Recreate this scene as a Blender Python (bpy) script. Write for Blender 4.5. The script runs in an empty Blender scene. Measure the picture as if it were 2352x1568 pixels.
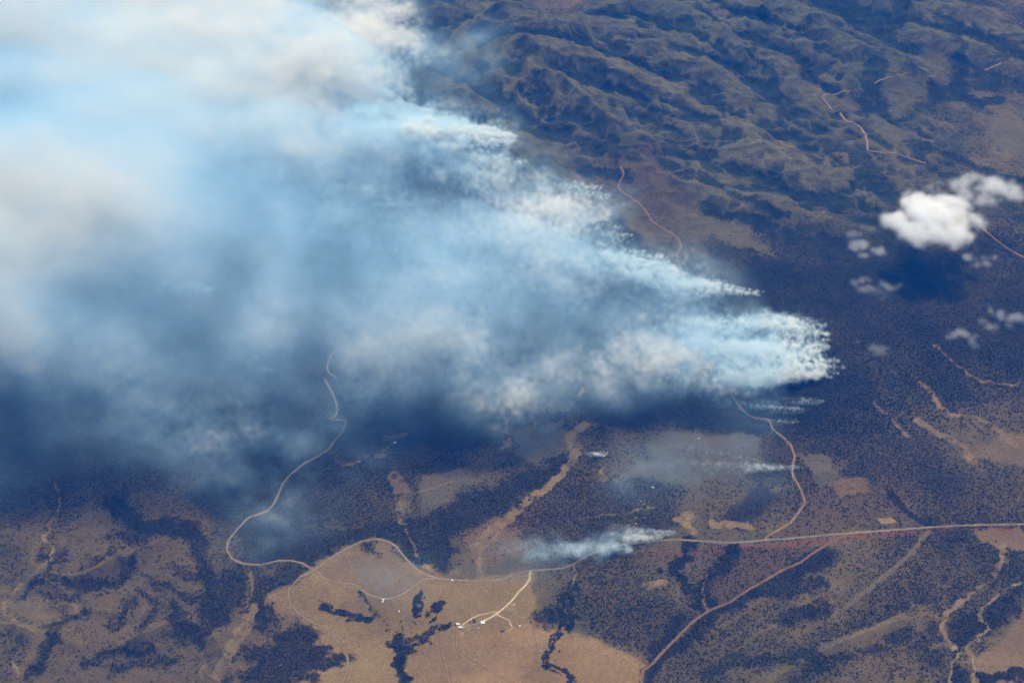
import bpy, bmesh, math, time
import numpy as np
from mathutils import Vector
T0 = time.time()
S = bpy.context.scene
C = S.collection
RAD = math.radians

# ------------------------------------------------------------------ camera
CAMH = 8000.0
PITCH = RAD(38)
HFOV = RAD(38)
cd = bpy.data.cameras.new('camera'); cam = bpy.data.objects.new('camera', cd); C.objects.link(cam); S.camera = cam
cd.sensor_width = 36; cd.lens = 18 / math.tan(HFOV / 2); cd.clip_start = 5; cd.clip_end = 500000
cam.location = (0, 0, CAMH); cam.rotation_euler = (RAD(90) - PITCH, 0, 0)

# ------------------------------------------------------------------ sky, sun, exposure
EL, AZ = RAD(54), RAD(8)
w = bpy.data.worlds.new('World'); S.world = w; w.use_nodes = True
wn = w.node_tree.nodes; bg = wn.get('Background') or wn.new('ShaderNodeBackground')
sky = wn.new('ShaderNodeTexSky'); sky.sky_type = 'NISHITA'; sky.sun_disc = False
sky.sun_elevation = EL; sky.sun_rotation = AZ
w.node_tree.links.new(sky.outputs[0], bg.inputs[0]); bg.inputs[1].default_value = 0.10
sl = bpy.data.lights.new('sun', 'SUN'); so = bpy.data.objects.new('sun', sl); C.objects.link(so)
sl.energy = 5.0; sl.angle = RAD(0.53); sl.color = (1, .97, .93)
so.rotation_euler = Vector((math.sin(AZ) * math.cos(EL), math.cos(AZ) * math.cos(EL), math.sin(EL))).to_track_quat('Z', 'Y').to_euler()
so.location = (0, 9000, 12000)
S.view_settings.view_transform = 'Standard'; S.view_settings.look = 'None'; S.view_settings.gamma = 1
S.view_settings.exposure = 0.12
cy = S.cycles
cy.use_adaptive_sampling = True; cy.adaptive_threshold = 0.035; cy.adaptive_min_samples = 16
cy.use_denoising = True; cy.denoiser = 'OPENIMAGEDENOISE'
cy.volume_bounces = 6; cy.max_bounces = 8; cy.diffuse_bounces = 2; cy.glossy_bounces = 1
cy.volume_step_rate = 1.0; cy.volume_max_steps = 1024; cy.transparent_max_bounces = 256

# ------------------------------------------------------------------ projection helpers (photo measured as 2352 x 1568)
FPX = 1176 / math.tan(HFOV / 2)
cP, sP = math.cos(PITCH), math.sin(PITCH)
def U(u, v, z=0.0):
    """point of the photo -> world point at height z"""
    u = np.asarray(u, float) - 1176; v = 784 - np.asarray(v, float)
    dx, dy, dz = u, v * sP + FPX * cP, v * cP - FPX * sP
    t = (z - CAMH) / dz
    return dx * t, dy * t
def proj(x, y, z):
    zz = z - CAMH
    dep = y * cP - zz * sP; up = y * sP + zz * cP
    dep = np.maximum(dep, 1)
    return 1176 + FPX * x / dep, 784 - FPX * up / dep

# ------------------------------------------------------------------ noise
rng = np.random.default_rng(11)
LAT = {}
def lat(seed):
    if seed not in LAT: LAT[seed] = np.random.default_rng(1000 + seed).uniform(-1, 1, (256, 256)).astype(np.float32)
    return LAT[seed]
def vn(x, y, scale, seed=0):
    X = x / scale + 37.3 * seed; Y = y / scale - 19.7 * seed
    xi = np.floor(X); yi = np.floor(Y); fx = (X - xi).astype(np.float32); fy = (Y - yi).astype(np.float32)
    xi = xi.astype(np.int32) & 255; yi = yi.astype(np.int32) & 255; x1 = (xi + 1) & 255; y1 = (yi + 1) & 255
    fx = fx * fx * fx * (fx * (fx * 6 - 15) + 10); fy = fy * fy * fy * (fy * (fy * 6 - 15) + 10)
    L = lat(seed)
    a = L[xi, yi]; b = L[x1, yi]; c = L[xi, y1]; d = L[x1, y1]
    a = a + (b - a) * fx; c = c + (d - c) * fx
    return a + (c - a) * fy
def fbm(x, y, scale, octs=4, seed=0, gain=.5):
    s = 0; a = 1; t = 0; X, Y = x, y
    for o in range(octs):
        s = s + a * vn(X, Y, scale / 2 ** o, seed + o); t += a; a *= gain
        X, Y = X * .8 + Y * .6, -X * .6 + Y * .8
    return s / t * 1.6
def ridged(x, y, scale, octs=4, seed=0, gain=.5):
    s = 0; a = 1; t = 0; wgt = 1; X, Y = x, y
    for o in range(octs):
        r = 1 - np.abs(vn(X, Y, scale / 2 ** o, seed + o)) * 1.6
        r = np.clip(r, 0, 1) ** 2
        s = s + a * r * wgt; t += a; a *= gain; wgt = np.clip(r * 1.6, 0, 1)
        X, Y = X * .8 + Y * .6, -X * .6 + Y * .8
    return s / t
def sstep(a, b, x):
    t = np.clip((x - a) / (b - a), 0, 1); return t * t * (3 - 2 * t)
def segdist(x, y, ax, ay, bx, by):
    dx, dy = bx - ax, by - ay; q = dx * dx + dy * dy + 1e-9
    t = np.clip(((x - ax) * dx + (y - ay) * dy) / q, 0, 1)
    return np.hypot(x - ax - t * dx, y - ay - t * dy), t
def digits(rows, table, u, v, du, dv):
    """smooth lookup of a coarse map of the land / smoke, one digit per cell"""
    G = np.array([[table[int(c)] for c in r] for r in rows], np.float32)
    G = np.pad(G, 2, mode='edge')
    X = np.clip(u / du - .5, -1, G.shape[1] - 4.001) + 2; Y = np.clip(v / dv - .5, -1, G.shape[0] - 4.001) + 2
    xi = X.astype(np.int32); yi = Y.astype(np.int32); fx = (X - xi).astype(np.float32); fy = (Y - yi).astype(np.float32)
    wt = lambda t: ((1 - t) ** 3 / 6, (3 * t ** 3 - 6 * t * t + 4) / 6, (-3 * t ** 3 + 3 * t * t + 3 * t + 1) / 6, t ** 3 / 6)
    WX_, WY_ = wt(fx), wt(fy); out = 0
    for a in range(4):
        row = 0
        for b in range(4): row = row + G[np.minimum(yi - 1 + a, G.shape[0] - 1), np.minimum(xi - 1 + b, G.shape[1] - 1)] * WX_[b]
        out = out + row * WY_[a]
    return out

# ------------------------------------------------------------------ terrain sheet: rows along y, columns spread like the valley view
NYF, NXF = 1400, 1560
yf = 5300 * (19800 / 5300) ** np.linspace(0, 1, NYF)
YR = np.concatenate([[-60000, -20000, -6000, 0, 2500, 4000, 4800], yf, 19800 * (160000 / 19800) ** np.linspace(0, 1, 40)[1:]])
SC = np.concatenate([-np.array([12, 6, 3, 2, 1.5, 1.34]), np.linspace(-1.26, 1.26, NXF), np.array([1.34, 1.5, 2, 3, 6, 12])])
def hw(y): return .3443 * np.maximum(.788 * y + 4925, 8200)
NY, NX = len(YR), len(SC)
GX = (SC[None, :] * hw(YR)[:, None]).astype(np.float64); GY = np.repeat(YR[:, None], NX, 1)
def gidx(x, y):
    r = np.interp(y, YR, np.arange(NY)); c = np.interp(x / hw(np.asarray(y, float)), SC, np.arange(NX)); return r, c
def gsample(F, x, y):
    r, c = gidx(x, y); r = np.clip(r, 0, NY - 1.001); c = np.clip(c, 0, NX - 1.001)
    ri = r.astype(int); ci = c.astype(int); fr = r - ri; fc = c - ci
    return (F[ri, ci] * (1 - fc) + F[ri, ci + 1] * fc) * (1 - fr) + (F[ri + 1, ci] * (1 - fc) + F[ri + 1, ci + 1] * fc) * fr

RIDGES = [  # (u, v, height) crest lines of the range
 [(1000,-60,520),(1063,3,560),(1103,17,580),(1184,37,600),(1262,47,600),(1369,44,560),(1419,50,520),(1470,71,430),(1571,87,330),(1650,120,240)],
 [(1160,105,560),(1211,97,640),(1262,92,700),(1295,104,650),(1335,121,590),(1403,141,500),(1470,175,410),(1520,205,330),(1571,228,260),(1650,262,170)],
 [(1240,175,430),(1285,168,520),(1319,178,500),(1369,198,430),(1403,205,400),(1436,218,360),(1487,235,300),(1537,249,250),(1571,269,210),(1640,300,120)],
 [(1290,172,500),(1352,215,400),(1403,242,340),(1453,279,270),(1487,296,220),(1571,323,130)],
 [(1010,60,430),(1060,81,470),(1083,104,470),(1127,124,450),(1151,141,430),(1184,155,420),(1228,171,400),(1285,168,500)],
 [(996,7,560),(1036,20,540),(1060,44,480),(1060,81,450)],
 [(1000,170,300),(1070,202,340),(1104,228,310),(1137,245,280),(1174,265,230),(1210,285,150)],
 [(1120,282,230),(1171,292,260),(1214,306,240),(1251,323,200),(1285,343,140),(1305,370,70)],
 [(1300,262,250),(1329,289,230),(1369,296,210),(1436,319,170),(1467,349,130),(1520,380,90),(1571,403,50)],
 [(1740,-30,430),(1811,7,400),(1864,37,360),(1915,77,300),(1965,107,260),(2032,134,200),(2083,161,130)],
 [(1640,20,360),(1713,47,340),(1764,54,330),(1817,67,300),(1864,101,240),(1908,134,190),(1965,175,110)],
 [(1470,90,420),(1562,138,360),(1596,144,330),(1646,188,260),(1690,235,190),(1730,272,110)],
 [(1480,0,460),(1562,15,420),(1646,54,380),(1696,87,320),(1764,128,250),(1830,175,160),(1880,205,80)],
 [(1600,300,120),(1670,323,140),(1723,323,130),(1780,336,110),(1864,363,80),(1915,386,50)],
 [(1500,262,240),(1562,279,210),(1629,279,180),(1696,279,160),(1740,302,130),(1797,333,100),(1848,356,70),(1900,372,40)],
 [(1500,330,140),(1562,363,130),(1602,380,110),(1656,413,80),(1686,427,50)],
 [(1480,372,120),(1562,403,110),(1629,427,90),(1713,454,70),(1770,470,60),(1864,497,50),(1932,524,20)],
 [(2000,-60,300),(2083,0,280),(2184,7,240),(2234,27,210),(2301,54,170),(2400,90,120)],
 [(2083,60,150),(2150,80,150),(2230,110,130),(2330,140,90)],
 [(1211,97,600),(1190,118,480),(1176,140,380)], [(1262,92,680),(1240,118,560),(1222,140,400)],
 [(1285,168,510),(1262,195,400),(1245,225,280),(1232,250,180)], [(1319,178,490),(1318,215,360),(1330,262,240)],
 [(1352,215,400),(1362,250,260),(1385,282,160)], [(1335,121,580),(1352,150,430),(1368,172,320)], [(1403,141,500),(1425,168,380),(1440,192,280)],
 [(1369,44,560),(1385,75,420),(1395,100,330)], [(1184,37,600),(1180,62,480),(1170,85,380)],
 [(900,-40,420),(960,60,380),(990,130,300),(960,200,240),(900,250,200)],
 [(700,120,320),(850,220,260),(980,300,200),(1060,345,150)],
]
sub = 2
cx, cyy = GX[::sub, ::sub], GY[::sub, ::sub]
wx = fbm(cx, cyy, 900, 4, 3) * 130; wy = fbm(cx, cyy, 900, 4, 9) * 130
RX, RY = cx + wx, cyy + wy
hm = np.full(cx.shape, -400.0)
for ln in RIDGES:
    P = [(*U(u, v, z * .92 + 40), z * .92 + 40) for u, v, z in ln]
    x0 = min(p[0] for p in P) - 2600; x1 = max(p[0] for p in P) + 2600; y0 = min(p[1] for p in P) - 2600; y1 = max(p[1] for p in P) + 2600
    r0, r1 = np.searchsorted(cyy[:, 0], [y0, y1])
    sl_ = slice(r0, r1)
    for a, b in zip(P[:-1], P[1:]):
        d, t = segdist(RX[sl_], RY[sl_], a[0], a[1], b[0], b[1])
        hz = a[2] + (b[2] - a[2]) * t
        slope = .30 + .22 * np.clip(hz / 600, 0, 1)
        h = hz - slope * (np.sqrt(d * d + 70 ** 2) - 70)
        hm[sl_] = np.where(hm[sl_] > h, hm[sl_], h)
hm = 22 * np.logaddexp(hm / 22, 0)            # soft floor at plain level
mt = sstep(18, 150, hm)
hm = hm + mt * (ridged(RX * .8 + RY * .6, (-RX * .6 + RY * .8) * .75, 520, 5, 21) - .35) * 110 * sstep(20, 400, hm)
da = np.array(U(1800, 400)) - np.array(U(1300, 100)); da = da / np.hypot(*da)
foot = np.clip(np.exp(-((proj(cx, cyy, 0 * cx)[0] - 1750) / 560) ** 2) * (1 - sstep(430, 640, proj(cx, cyy, 0 * cx)[1])) * sstep(1300, 1480, proj(cx, cyy, 0 * cx)[0]), 0, 1)
hm = hm + foot * (ridged((cx * da[0] + cyy * da[1]) / 3.2 + wx * .5, cx * -da[1] + cyy * da[0] + wy * .8, 520, 5, 27, .55) - .2) * 70; mt = np.maximum(mt, foot * .9)
hm = hm + mt * (fbm(cx, cyy, 160, 3, 31) * 12 + (ridged(cx + wx * .5, cyy + wy * .5, 230, 4, 35) - .3) * 44)
def up2(F):
    r = np.linspace(0, F.shape[0] - 1, NY) if False else np.arange(NY) / sub; c = np.arange(NX) / sub
    r = np.clip(r, 0, F.shape[0] - 1.001); c = np.clip(c, 0, F.shape[1] - 1.001)
    ri = r.astype(int); ci = c.astype(int); fr = (r - ri)[:, None]; fc = (c - ci)[None, :]
    A = F[ri][:, ci]; B = F[ri][:, ci + 1]; D = F[ri + 1][:, ci]; E = F[ri + 1][:, ci + 1]
    return (A * (1 - fc) + B * fc) * (1 - fr) + (D * (1 - fc) + E * fc) * fr
H = up2(hm); MT = up2(mt)
H = H + MT * ((ridged(GX + fbm(GX, GY, 300, 3, 36) * 60, GY + fbm(GX, GY, 300, 3, 38) * 60, 150, 3, 37, .55) - .3) * 24)
PU, PV = proj(GX, GY, H)                       # where each land point lies in the measured photo
# low hills lower left, gentle swells elsewhere
def blob(u, v, cu, cv, ru, rv): return np.exp(-(((u - cu) / ru) ** 2 + ((v - cv) / rv) ** 2))
hl = np.clip(blob(PU, PV, 260, 1400, 330, 190) * 1.3 + blob(PU, PV, 650, 1560, 150, 130) * .6, 0, 1)
rot = GX * .9 + GY * .43, -GX * .43 + GY * .9
wv = fbm(GX, GY, 700, 3, 41) * 170
HR = ridged(rot[0] + wv, rot[1] * 1.35 - wv, 950, 4, 44)
H = H + hl * (HR * 110)
br = np.clip(blob(PU, PV, 2000, 1480, 420, 160) * 1.2 + blob(PU, PV, 1800, 1100, 500, 200) * .3, 0, 1)
HR2 = ridged(GX * .85 + GY * .5 + wv, (-GX * .5 + GY * .85) * 1.8, 1300, 4, 57)
H = H + br * HR2 * 60
H = H + (1 - MT) * (fbm(GX, GY, 2600, 4, 61) * 22 + fbm(GX, GY, 300, 3, 66) * 2.5) + 20
H = np.maximum(H, -40)
PU, PV = proj(GX, GY, H)
print('heights', round(time.time() - T0, 1))

def blur(F, n):
    for ax in (0, 1):
        P_ = np.concatenate([np.repeat(np.take(F, [0], ax), n, ax), F, np.repeat(np.take(F, [-1], ax), n, ax)], ax)
        cs = np.cumsum(P_, ax); cs = np.concatenate([np.zeros_like(np.take(cs, [0], ax)), cs], ax)
        k = 2 * n + 1; F = (np.take(cs, range(k, cs.shape[ax]), ax) - np.take(cs, range(0, cs.shape[ax] - k), ax)) / k
    return F
conc = blur(H, 14) - H                          # positive in gullies and valley floors
conc2 = blur(H, 34) - H

# ------------------------------------------------------------------ what grows and what lies where
WOOD = ["444444444433333233333443",
        "444444444433323222232334",
        "444444444433222222232333",
        "444444444433222223333332",
        "444444444444211123455544",
        "555555555554411134666655",
        "555555555555554466777776",
        "555555555555555577777777",
        "666666666655555577877776",
        "666666666665555566777665",
        "666666676776544334676532",
        "565566576443653334544555",
        "342235666333455223233455",
        "422125522121334333334445",
        "432113111111133544444353",
        "322111111110011344444350"]
LVL = [0, .04, .18, .36, .5, .62, .74, .85, .94, 1]
jU = PU + fbm(GX, GY, 800, 4, 71) * 45; jV = PV + fbm(GX, GY, 800, 4, 77) * 30
W = digits(WOOD, LVL, jU, jV, 98, 98).astype(np.float32)
W = W * (1 - .45 * np.clip(hl, 0, 1)).astype(np.float32)
W += np.clip(conc / 12, -.3, .8) * np.clip(MT * .62 + hl * .7 + br * .8, 0, 1) + np.clip(conc2 / 50, -.2, .4) * MT
W += fbm(GX, GY, 420, 4, 81) * .17
# soil colour
tan = np.array([.300, .215, .120]); red = np.array([.220, .135, .075]); grey = np.array([.165, .138, .090])
n1 = fbm(GX, GY, 1500, 4, 91)[..., None]; n2 = fbm(GX, GY, 260, 4, 95)[..., None]; n3 = fbm(GX, GY, 60, 3, 99)[..., None]
COL = grey + (tan - grey) * np.clip(.30 + .30 * n1 + .25 * n2, 0, 1)
COL = COL + (red - COL) * np.clip(-.2 - .4 * n1 + .3 * n2, 0, .4)
mtc = np.array([.135, .138, .100]) * (1 + .25 * n2 + .12 * n3) + np.array([.02, .008, .0]) * n1
COL = COL + (mtc - COL) * (MT[..., None] * .9)
COL *= (1 + .13 * n3)
del n3

WX8 = fbm(GX, GY, 60, 3, 111); WY8 = fbm(GX, GY, 60, 3, 117)
WX3 = fbm(GX, GY, 330, 3, 121); WY3 = fbm(GX, GY, 330, 3, 127)
def toworld(pts):
    out = []
    for p in pts:
        z = 20.0
        for _ in range(3):
            x, y = U(p[0], p[1], z); z = float(gsample(H, np.array([x]), np.array([y]))[0])
        out.append((float(x), float(y)))
    return out
def window(xs, ys, m):
    r0 = max(np.searchsorted(YR, min(ys) - m) - 1, 0); r1 = min(np.searchsorted(YR, max(ys) + m) + 1, NY)
    rows = YR[r0:r1]
    s0 = min((min(xs) - m) / hw(rows[0]), (min(xs) - m) / hw(rows[-1])); s1 = max((max(xs) + m) / hw(rows[0]), (max(xs) + m) / hw(rows[-1]))
    c0 = max(np.searchsorted(SC, s0) - 1, 0); c1 = min(np.searchsorted(SC, s1) + 1, NX)
    return slice(r0, r1), slice(c0, c1)
def line_mask(pts, width, soft=6, warp=6, big=0):
    P = toworld(pts); M = np.zeros_like(W)
    for a, b in zip(P[:-1], P[1:]):
        m = width + soft + warp + big + 20
        w_ = window((a[0], b[0]), (a[1], b[1]), m)
        x = GX[w_] + WX8[w_] * warp + WX3[w_] * big; y = GY[w_] + WY8[w_] * warp + WY3[w_] * big
        d, t = segdist(x, y, *a, *b)
        M[w_] = np.maximum(M[w_], np.clip((width / 2 - d) / soft + .5, 0, 1))
    return M
def poly_mask(pts, soft=40, warp=25, big=60):
    P = toworld(pts); xs = [p[0] for p in P]; ys = [p[1] for p in P]
    w_ = window(xs, ys, soft + warp + big + 20)
    x = GX[w_] + WX8[w_] * warp + WX3[w_] * big; y = GY[w_] + WY8[w_] * warp + WY3[w_] * big
    ins = np.zeros(x.shape, bool); dm = np.full(x.shape, 1e9)
    for (ax, ay), (bx, by) in zip(P, P[1:] + P[:1]):
        c = ((ay > y) != (by > y)) & (x < (bx - ax) * (y - ay) / (by - ay + 1e-9) + ax); ins ^= c
        d, _ = segdist(x, y, ax, ay, bx, by); dm = np.minimum(dm, d)
    M = np.zeros_like(W); M[w_] = sstep(-soft, soft, np.where(ins, dm, -dm)); return M
def paint(M, col=None, a=1.0, wood=None, wa=1.0):
    global COL, W
    if col is not None:
        k = (M * a)[..., None]; COL += (np.array(col) - COL) * k
    if wood is not None: W += (wood - W) * M * wa
BURN = (.045, .040, .042); ASH = (.150, .143, .158)
# --- open pasture
PASTURE = (.330, .228, .130)
M = poly_mask([(718,1305),(800,1255),(862,1240),(905,1250),(960,1305),(1040,1332),(1220,1312),(1225,1340),(1235,1400),(1260,1425),(1300,1450),(1400,1490),(1478,1535),(1480,1600),(560,1600),(600,1480),(590,1420),(640,1360)], 25, 20, 30)
paint(M, PASTURE, .8, 0, .97)
paint(poly_mask([(1010,1470),(1250,1440),(1330,1470),(1478,1535),(1480,1600),(960,1600),(980,1510)], 60, 20, 60), (.375, .245, .145), .8)
paint(poly_mask([(820,1265),(905,1262),(990,1320),(940,1360),(880,1370),(800,1340),(740,1322)], 60, 20, 60), (.27, .20, .155), .6)
paint(poly_mask([(1060,1210),(1180,1170),(1240,1150),(1260,1240),(1130,1300),(1090,1300)], 40, 20, 50), (.29, .18, .12), .7, .30, .8)
paint(poly_mask([(1420,1195),(1700,1215),(1740,1240),(1560,1235),(1440,1215)], 30, 20, 40), None, 1, .3, .6)
paint(poly_mask([(1860,1120),(2000,1100),(2130,1200),(1900,1226),(1780,1232),(1840,1180)], 30, 20, 40), (.19, .135, .085), .7, .40, .8)
paint(poly_mask([(1640,1260),(1900,1250),(1900,1270),(1760,1325),(1640,1400),(1600,1380),(1610,1310)], 25, 20, 30), (.20, .130, .080), .75, .46, .85)
paint(poly_mask([(2300,1480),(2352,1400),(2420,1400),(2420,1600),(2248,1600),(2250,1500)], 25, 15, 25), (.30, .205, .14), .8, .03, .95)
paint(poly_mask([(2240,1210),(2340,1212),(2380,1270),(2300,1262),(2262,1240)], 20, 15, 30), (.30, .20, .135), .8, .08, .9)
paint(poly_mask([(2290,1000),(2400,985),(2400,1080),(2260,1052),(2210,1045)], 25, 20, 40), (.27, .19, .13), .7, .15, .9)
paint(poly_mask([(1900,1110),(1985,1100),(1990,1125),(1930,1140)], 15, 15, 20), (.27, .18, .12), .7, .1, .8)
paint(poly_mask([(2012,1190),(2045,1188),(2060,1200),(2025,1206)], 10, 10, 10), (.40, .27, .17), .8, 0, 1)
paint(poly_mask([(1320,380),(1500,330),(1560,420),(1620,500),(1600,600),(1540,560),(1440,460)], 60, 30, 80), (.17, .13, .095), .8, .3, .8)
paint(poly_mask([(700,1260),(730,1300),(640,1360),(590,1420),(560,1400),(600,1330)], 30, 20, 40), None, 1, .75, .8)
# --- burnt country
for pg, ka in (([(1500,1000),(1620,985),(1740,1000),(1750,1060),(1700,1100),(1560,1110),(1500,1060)], .8),
               ([(1180,985),(1290,960),(1300,1030),(1240,1060),(1190,1040)], .5),
               ([(945,1090),(1060,1080),(1100,1120),(1040,1170),(960,1160)], .45),
               ([(1690,1140),(1790,1120),(1770,1170),(1700,1200)], .8), ([(1845,1040),(1910,1050),(1930,1110),(1870,1120)], .7),
               ([(1420,1090),(1530,1040),(1560,1080),(1500,1130),(1430,1130)], .7)):
    paint(poly_mask(pg, 30, 20, 50), ASH, ka, .12, .85)
for pg in ([(1250,880),(1700,890),(1900,870),(1900,960),(1760,1000),(1500,980),(1300,950)], [(880,960),(1150,930),(1200,980),(1100,1030),(900,1040)],
           [(1660,1190),(1740,1120),(1800,1150),(1700,1215)], [(1500,640),(1620,680),(1700,720),(1620,860),(1400,880),(1250,830),(1300,700)],
           [(1380,460),(1500,570),(1460,630),(1330,600),(1300,500)], [(1000,420),(1150,430),(1160,500),(1020,500)]):
    paint(poly_mask(pg, 50, 20, 60), BURN, .8, .5, .5)
# --- dark woods and gullies
for pg, wd in (([(1180,1150),(1300,1090),(1420,1120),(1560,1100),(1560,1200),(1530,1232),(1440,1195),(1340,1200),(1320,1240),(1290,1290),(1240,1290),(1200,1240)], .66),
               ([(985,1175),(1120,1110),(1260,1050),(1300,1060),(1180,1150),(1050,1230),(1060,1290),(1030,1320),(990,1260)], .9),
               ([(1230,1400),(1290,1380),(1320,1420),(1270,1440),(1230,1430)], .9), ([(1290,1340),(1440,1370),(1600,1420),(1560,1500),(1480,1520),(1330,1440)], .62),
               ([(780,1220),(985,1180),(1000,1290),(930,1270),(880,1235),(800,1245),(730,1290),(640,1290),(560,1280),(560,1200)], .85),
               ([(2280,1385),(2352,1340),(2360,1400),(2290,1450),(2200,1500),(2250,1568),(2195,1600),(2195,1490),(2190,1430)], .93),
               ([(834,1248),(868,1245),(880,1275),(860,1280),(840,1262)], .95), ([(832,1417),(856,1415),(858,1430),(834,1432)], 1.1),
               ([(1180,850),(1240,860),(1200,880)], .7)):
    paint(poly_mask(pg, 55, 32, 55), None, 1, wd, .9)
GUL = np.zeros_like(W)
paint(poly_mask([(145,1260),(185,1180),(260,1165),(340,1200),(420,1245),(460,1300),(465,1380),(440,1410),(520,1425),(560,1400),(620,1395),(700,1420),(560,1600),(40,1600),(60,1520),(110,1460),(160,1420),(200,1370),(100,1360),(50,1365),(95,1320)], 30, 25, 50), (.200, .150, .098), .75, .27, .85)
paint(poly_mask([(30,1250),(60,1190),(110,1170),(100,1230),(60,1290)], 25, 20, 30), (.19, .14, .10), .6, .25, .8)
paint(poly_mask([(330,1130),(400,1140),(480,1180),(470,1210),(380,1200),(335,1170)], 30, 20, 40), (.21, .145, .095), .6, .3, .7)
for ln, wid in (([(130,1336),(180,1340),(240,1335),(280,1318)], 30), ([(185,1306),(215,1286),(255,1270),(268,1248)], 18), ([(190,1361),(280,1333),(310,1306),(318,1266)], 34), ([(350,1326),(400,1361),(450,1381),(480,1400)], 32),
               ([(390,1290),(430,1310),(460,1322)], 26), ([(120,1446),(165,1426),(200,1411)], 28), ([(255,1436),(280,1411),(288,1381)], 40), ([(320,1446),(350,1416),(355,1381),(325,1361)], 30), ([(395,1401),(415,1431),(450,1446)], 46),
               ([(195,1531),(225,1511),(280,1496),(330,1506)], 40), ([(395,1466),(440,1471)], 28), ([(250,1546),(350,1531),(400,1516)], 26), ([(575,1421),(620,1400)], 40), ([(530,1505),(605,1490)], 22), ([(510,1550),(590,1545)], 22), ([(270,1216),(310,1241)], 34),
               ([(455,1240),(470,1330),(480,1420)], 60), ([(520,1310),(500,1420),(470,1470)], 60), ([(120,1470),(80,1540)], 50), ([(150,1270),(100,1325),(50,1365)], 34)):
    M = line_mask(ln, wid * 2.1, 75, 40, 50); GUL = np.maximum(GUL, M); paint(M, None, 1, .88, .9)
for ln, wid, wd in (([(650,1458),(680,1475),(700,1455)], 60, .95), ([(680,1470),(672,1500),(640,1530),(625,1568)], 150, .9), ([(690,1510),(720,1502),(742,1492)], 55, .95),
               ([(685,1525),(740,1522),(780,1520)], 60, .95), ([(695,1548),(716,1552)], 50, .9), ([(588,1410),(615,1425)], 90, .9), ([(590,1500),(608,1492)], 60, .8),
               
               
               
               
               ([(540,1330),(525,1390)], 90, .8), ([(260,1150),(330,1210),(430,1215)], 90, .95),
               ([(880,1330),(905,1370)], 30, .1), ([(733,1378),(760,1393),(790,1412),(832,1420)], 26, 1.05), ([(820,1357),(850,1395),(866,1415)], 20, .7),
               ([(972,1370),(966,1392),(968,1410)], 30, 1.1), ([(1012,1388),(1003,1410)], 24, 1.0), ([(950,1500),(905,1485),(898,1480)], 34, .9), ([(912,1470),(930,1500),(918,1530),(945,1568)], 34, 1.1),
               ([(918,1480),(990,1470),(1000,1450),(1040,1435)], 36, .8), ([(1295,1440),(1273,1459),(1258,1495),(1249,1529),(1276,1542),(1293,1549),(1301,1575)], 22, 1.1),
               ([(1321,1338),(1283,1362),(1296,1378),(1301,1439)], 30, 1.05), ([(1585,1240),(1570,1270),(1540,1300),(1570,1340),(1600,1370),(1620,1400)], 45, 1.0),
               ([(1680,1255),(1665,1300),(1610,1335),(1612,1380),(1640,1400),(1680,1395),(1760,1345),(1900,1280)], 45, 1.0), ([(1560,1420),(1530,1450),(1510,1490),(1480,1560)], 40, 1.0),
               ([(1630,1410),(1600,1450),(1520,1510),(1480,1560)], 50, .9), ([(1900,1270),(1830,1310),(1770,1350)], 90, .9), ([(1760,1345),(1850,1350),(1890,1340)], 60, .8),
               ([(2130,1200),(2060,1160),(2040,1125)], 35, .95), ([(1880,1500),(1700,1520),(1640,1560)], 60, .8), ([(1800,1420),(1880,1400)], 70, .85),
               ([(1250,1110),(1200,1180),(1130,1230)], 30, .7), ([(2270,1560),(2340,1545),(2400,1540)], 40, 1.0)):
    paint(line_mask(ln, wid * 2.0, min(70, wid * .8), 34, 40), None, 1, wd, .92)
H = H - blur(blur(GUL, 12), 8) * 30 + np.clip(blob(PU, PV, 260, 1400, 330, 190) * 1.2, 0, 1) * (fbm(GX, GY, 260, 4, 47) * 14 + ridged(GX, GY, 420, 3, 49) * 18)
print('cover', round(time.time() - T0, 1))
VAL_AND_SHADE = lambda pts, wid, wd=.95: paint(line_mask(pts, wid, 40, 30, 60), None, 1, wd, .9)
VAL_AND_SHADE([(1366,145),(1456,175),(1516,210),(1536,240),(1576,265),(1626,275),(1666,285)], 90); VAL_AND_SHADE([(1676,120),(1736,150),(1761,175),(1786,210),(1801,250),(1796,280)], 90)
VAL_AND_SHADE([(1226,310),(1301,330),(1386,345),(1456,365)], 130); VAL_AND_SHADE([(1526,320),(1601,345),(1626,365)], 60); VAL_AND_SHADE([(1526,365),(1626,415),(1726,460),(1801,490)], 110)
VAL_AND_SHADE([(2063,-20),(2072,20),(2068,62)], 160); VAL_AND_SHADE([(2191,80),(2206,125),(2206,200),(2215,222)], 110); VAL_AND_SHADE([(1996,120),(2026,145),(1996,170),(2026,220),(2021,260),(2056,280)], 200)
VAL_AND_SHADE([(2215,222),(2250,240),(2290,232)], 170); VAL_AND_SHADE([(2296,125),(2330,135),(2400,150)], 220); VAL_AND_SHADE([(2090,150),(2130,185),(2190,215)], 60); VAL_AND_SHADE([(1340,388),(1390,395),(1430,412)], 150); VAL_AND_SHADE([(1180,285),(1235,290),(1290,330)], 90)  # the stroke before the last is a cloud shadow painted in as dark woodland
VAL_AND_SHADE([(1900,330),(1960,350),(2010,400)], 200, .8); VAL_AND_SHADE([(2100,330),(2200,370),(2352,420)], 160, .85)
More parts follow.
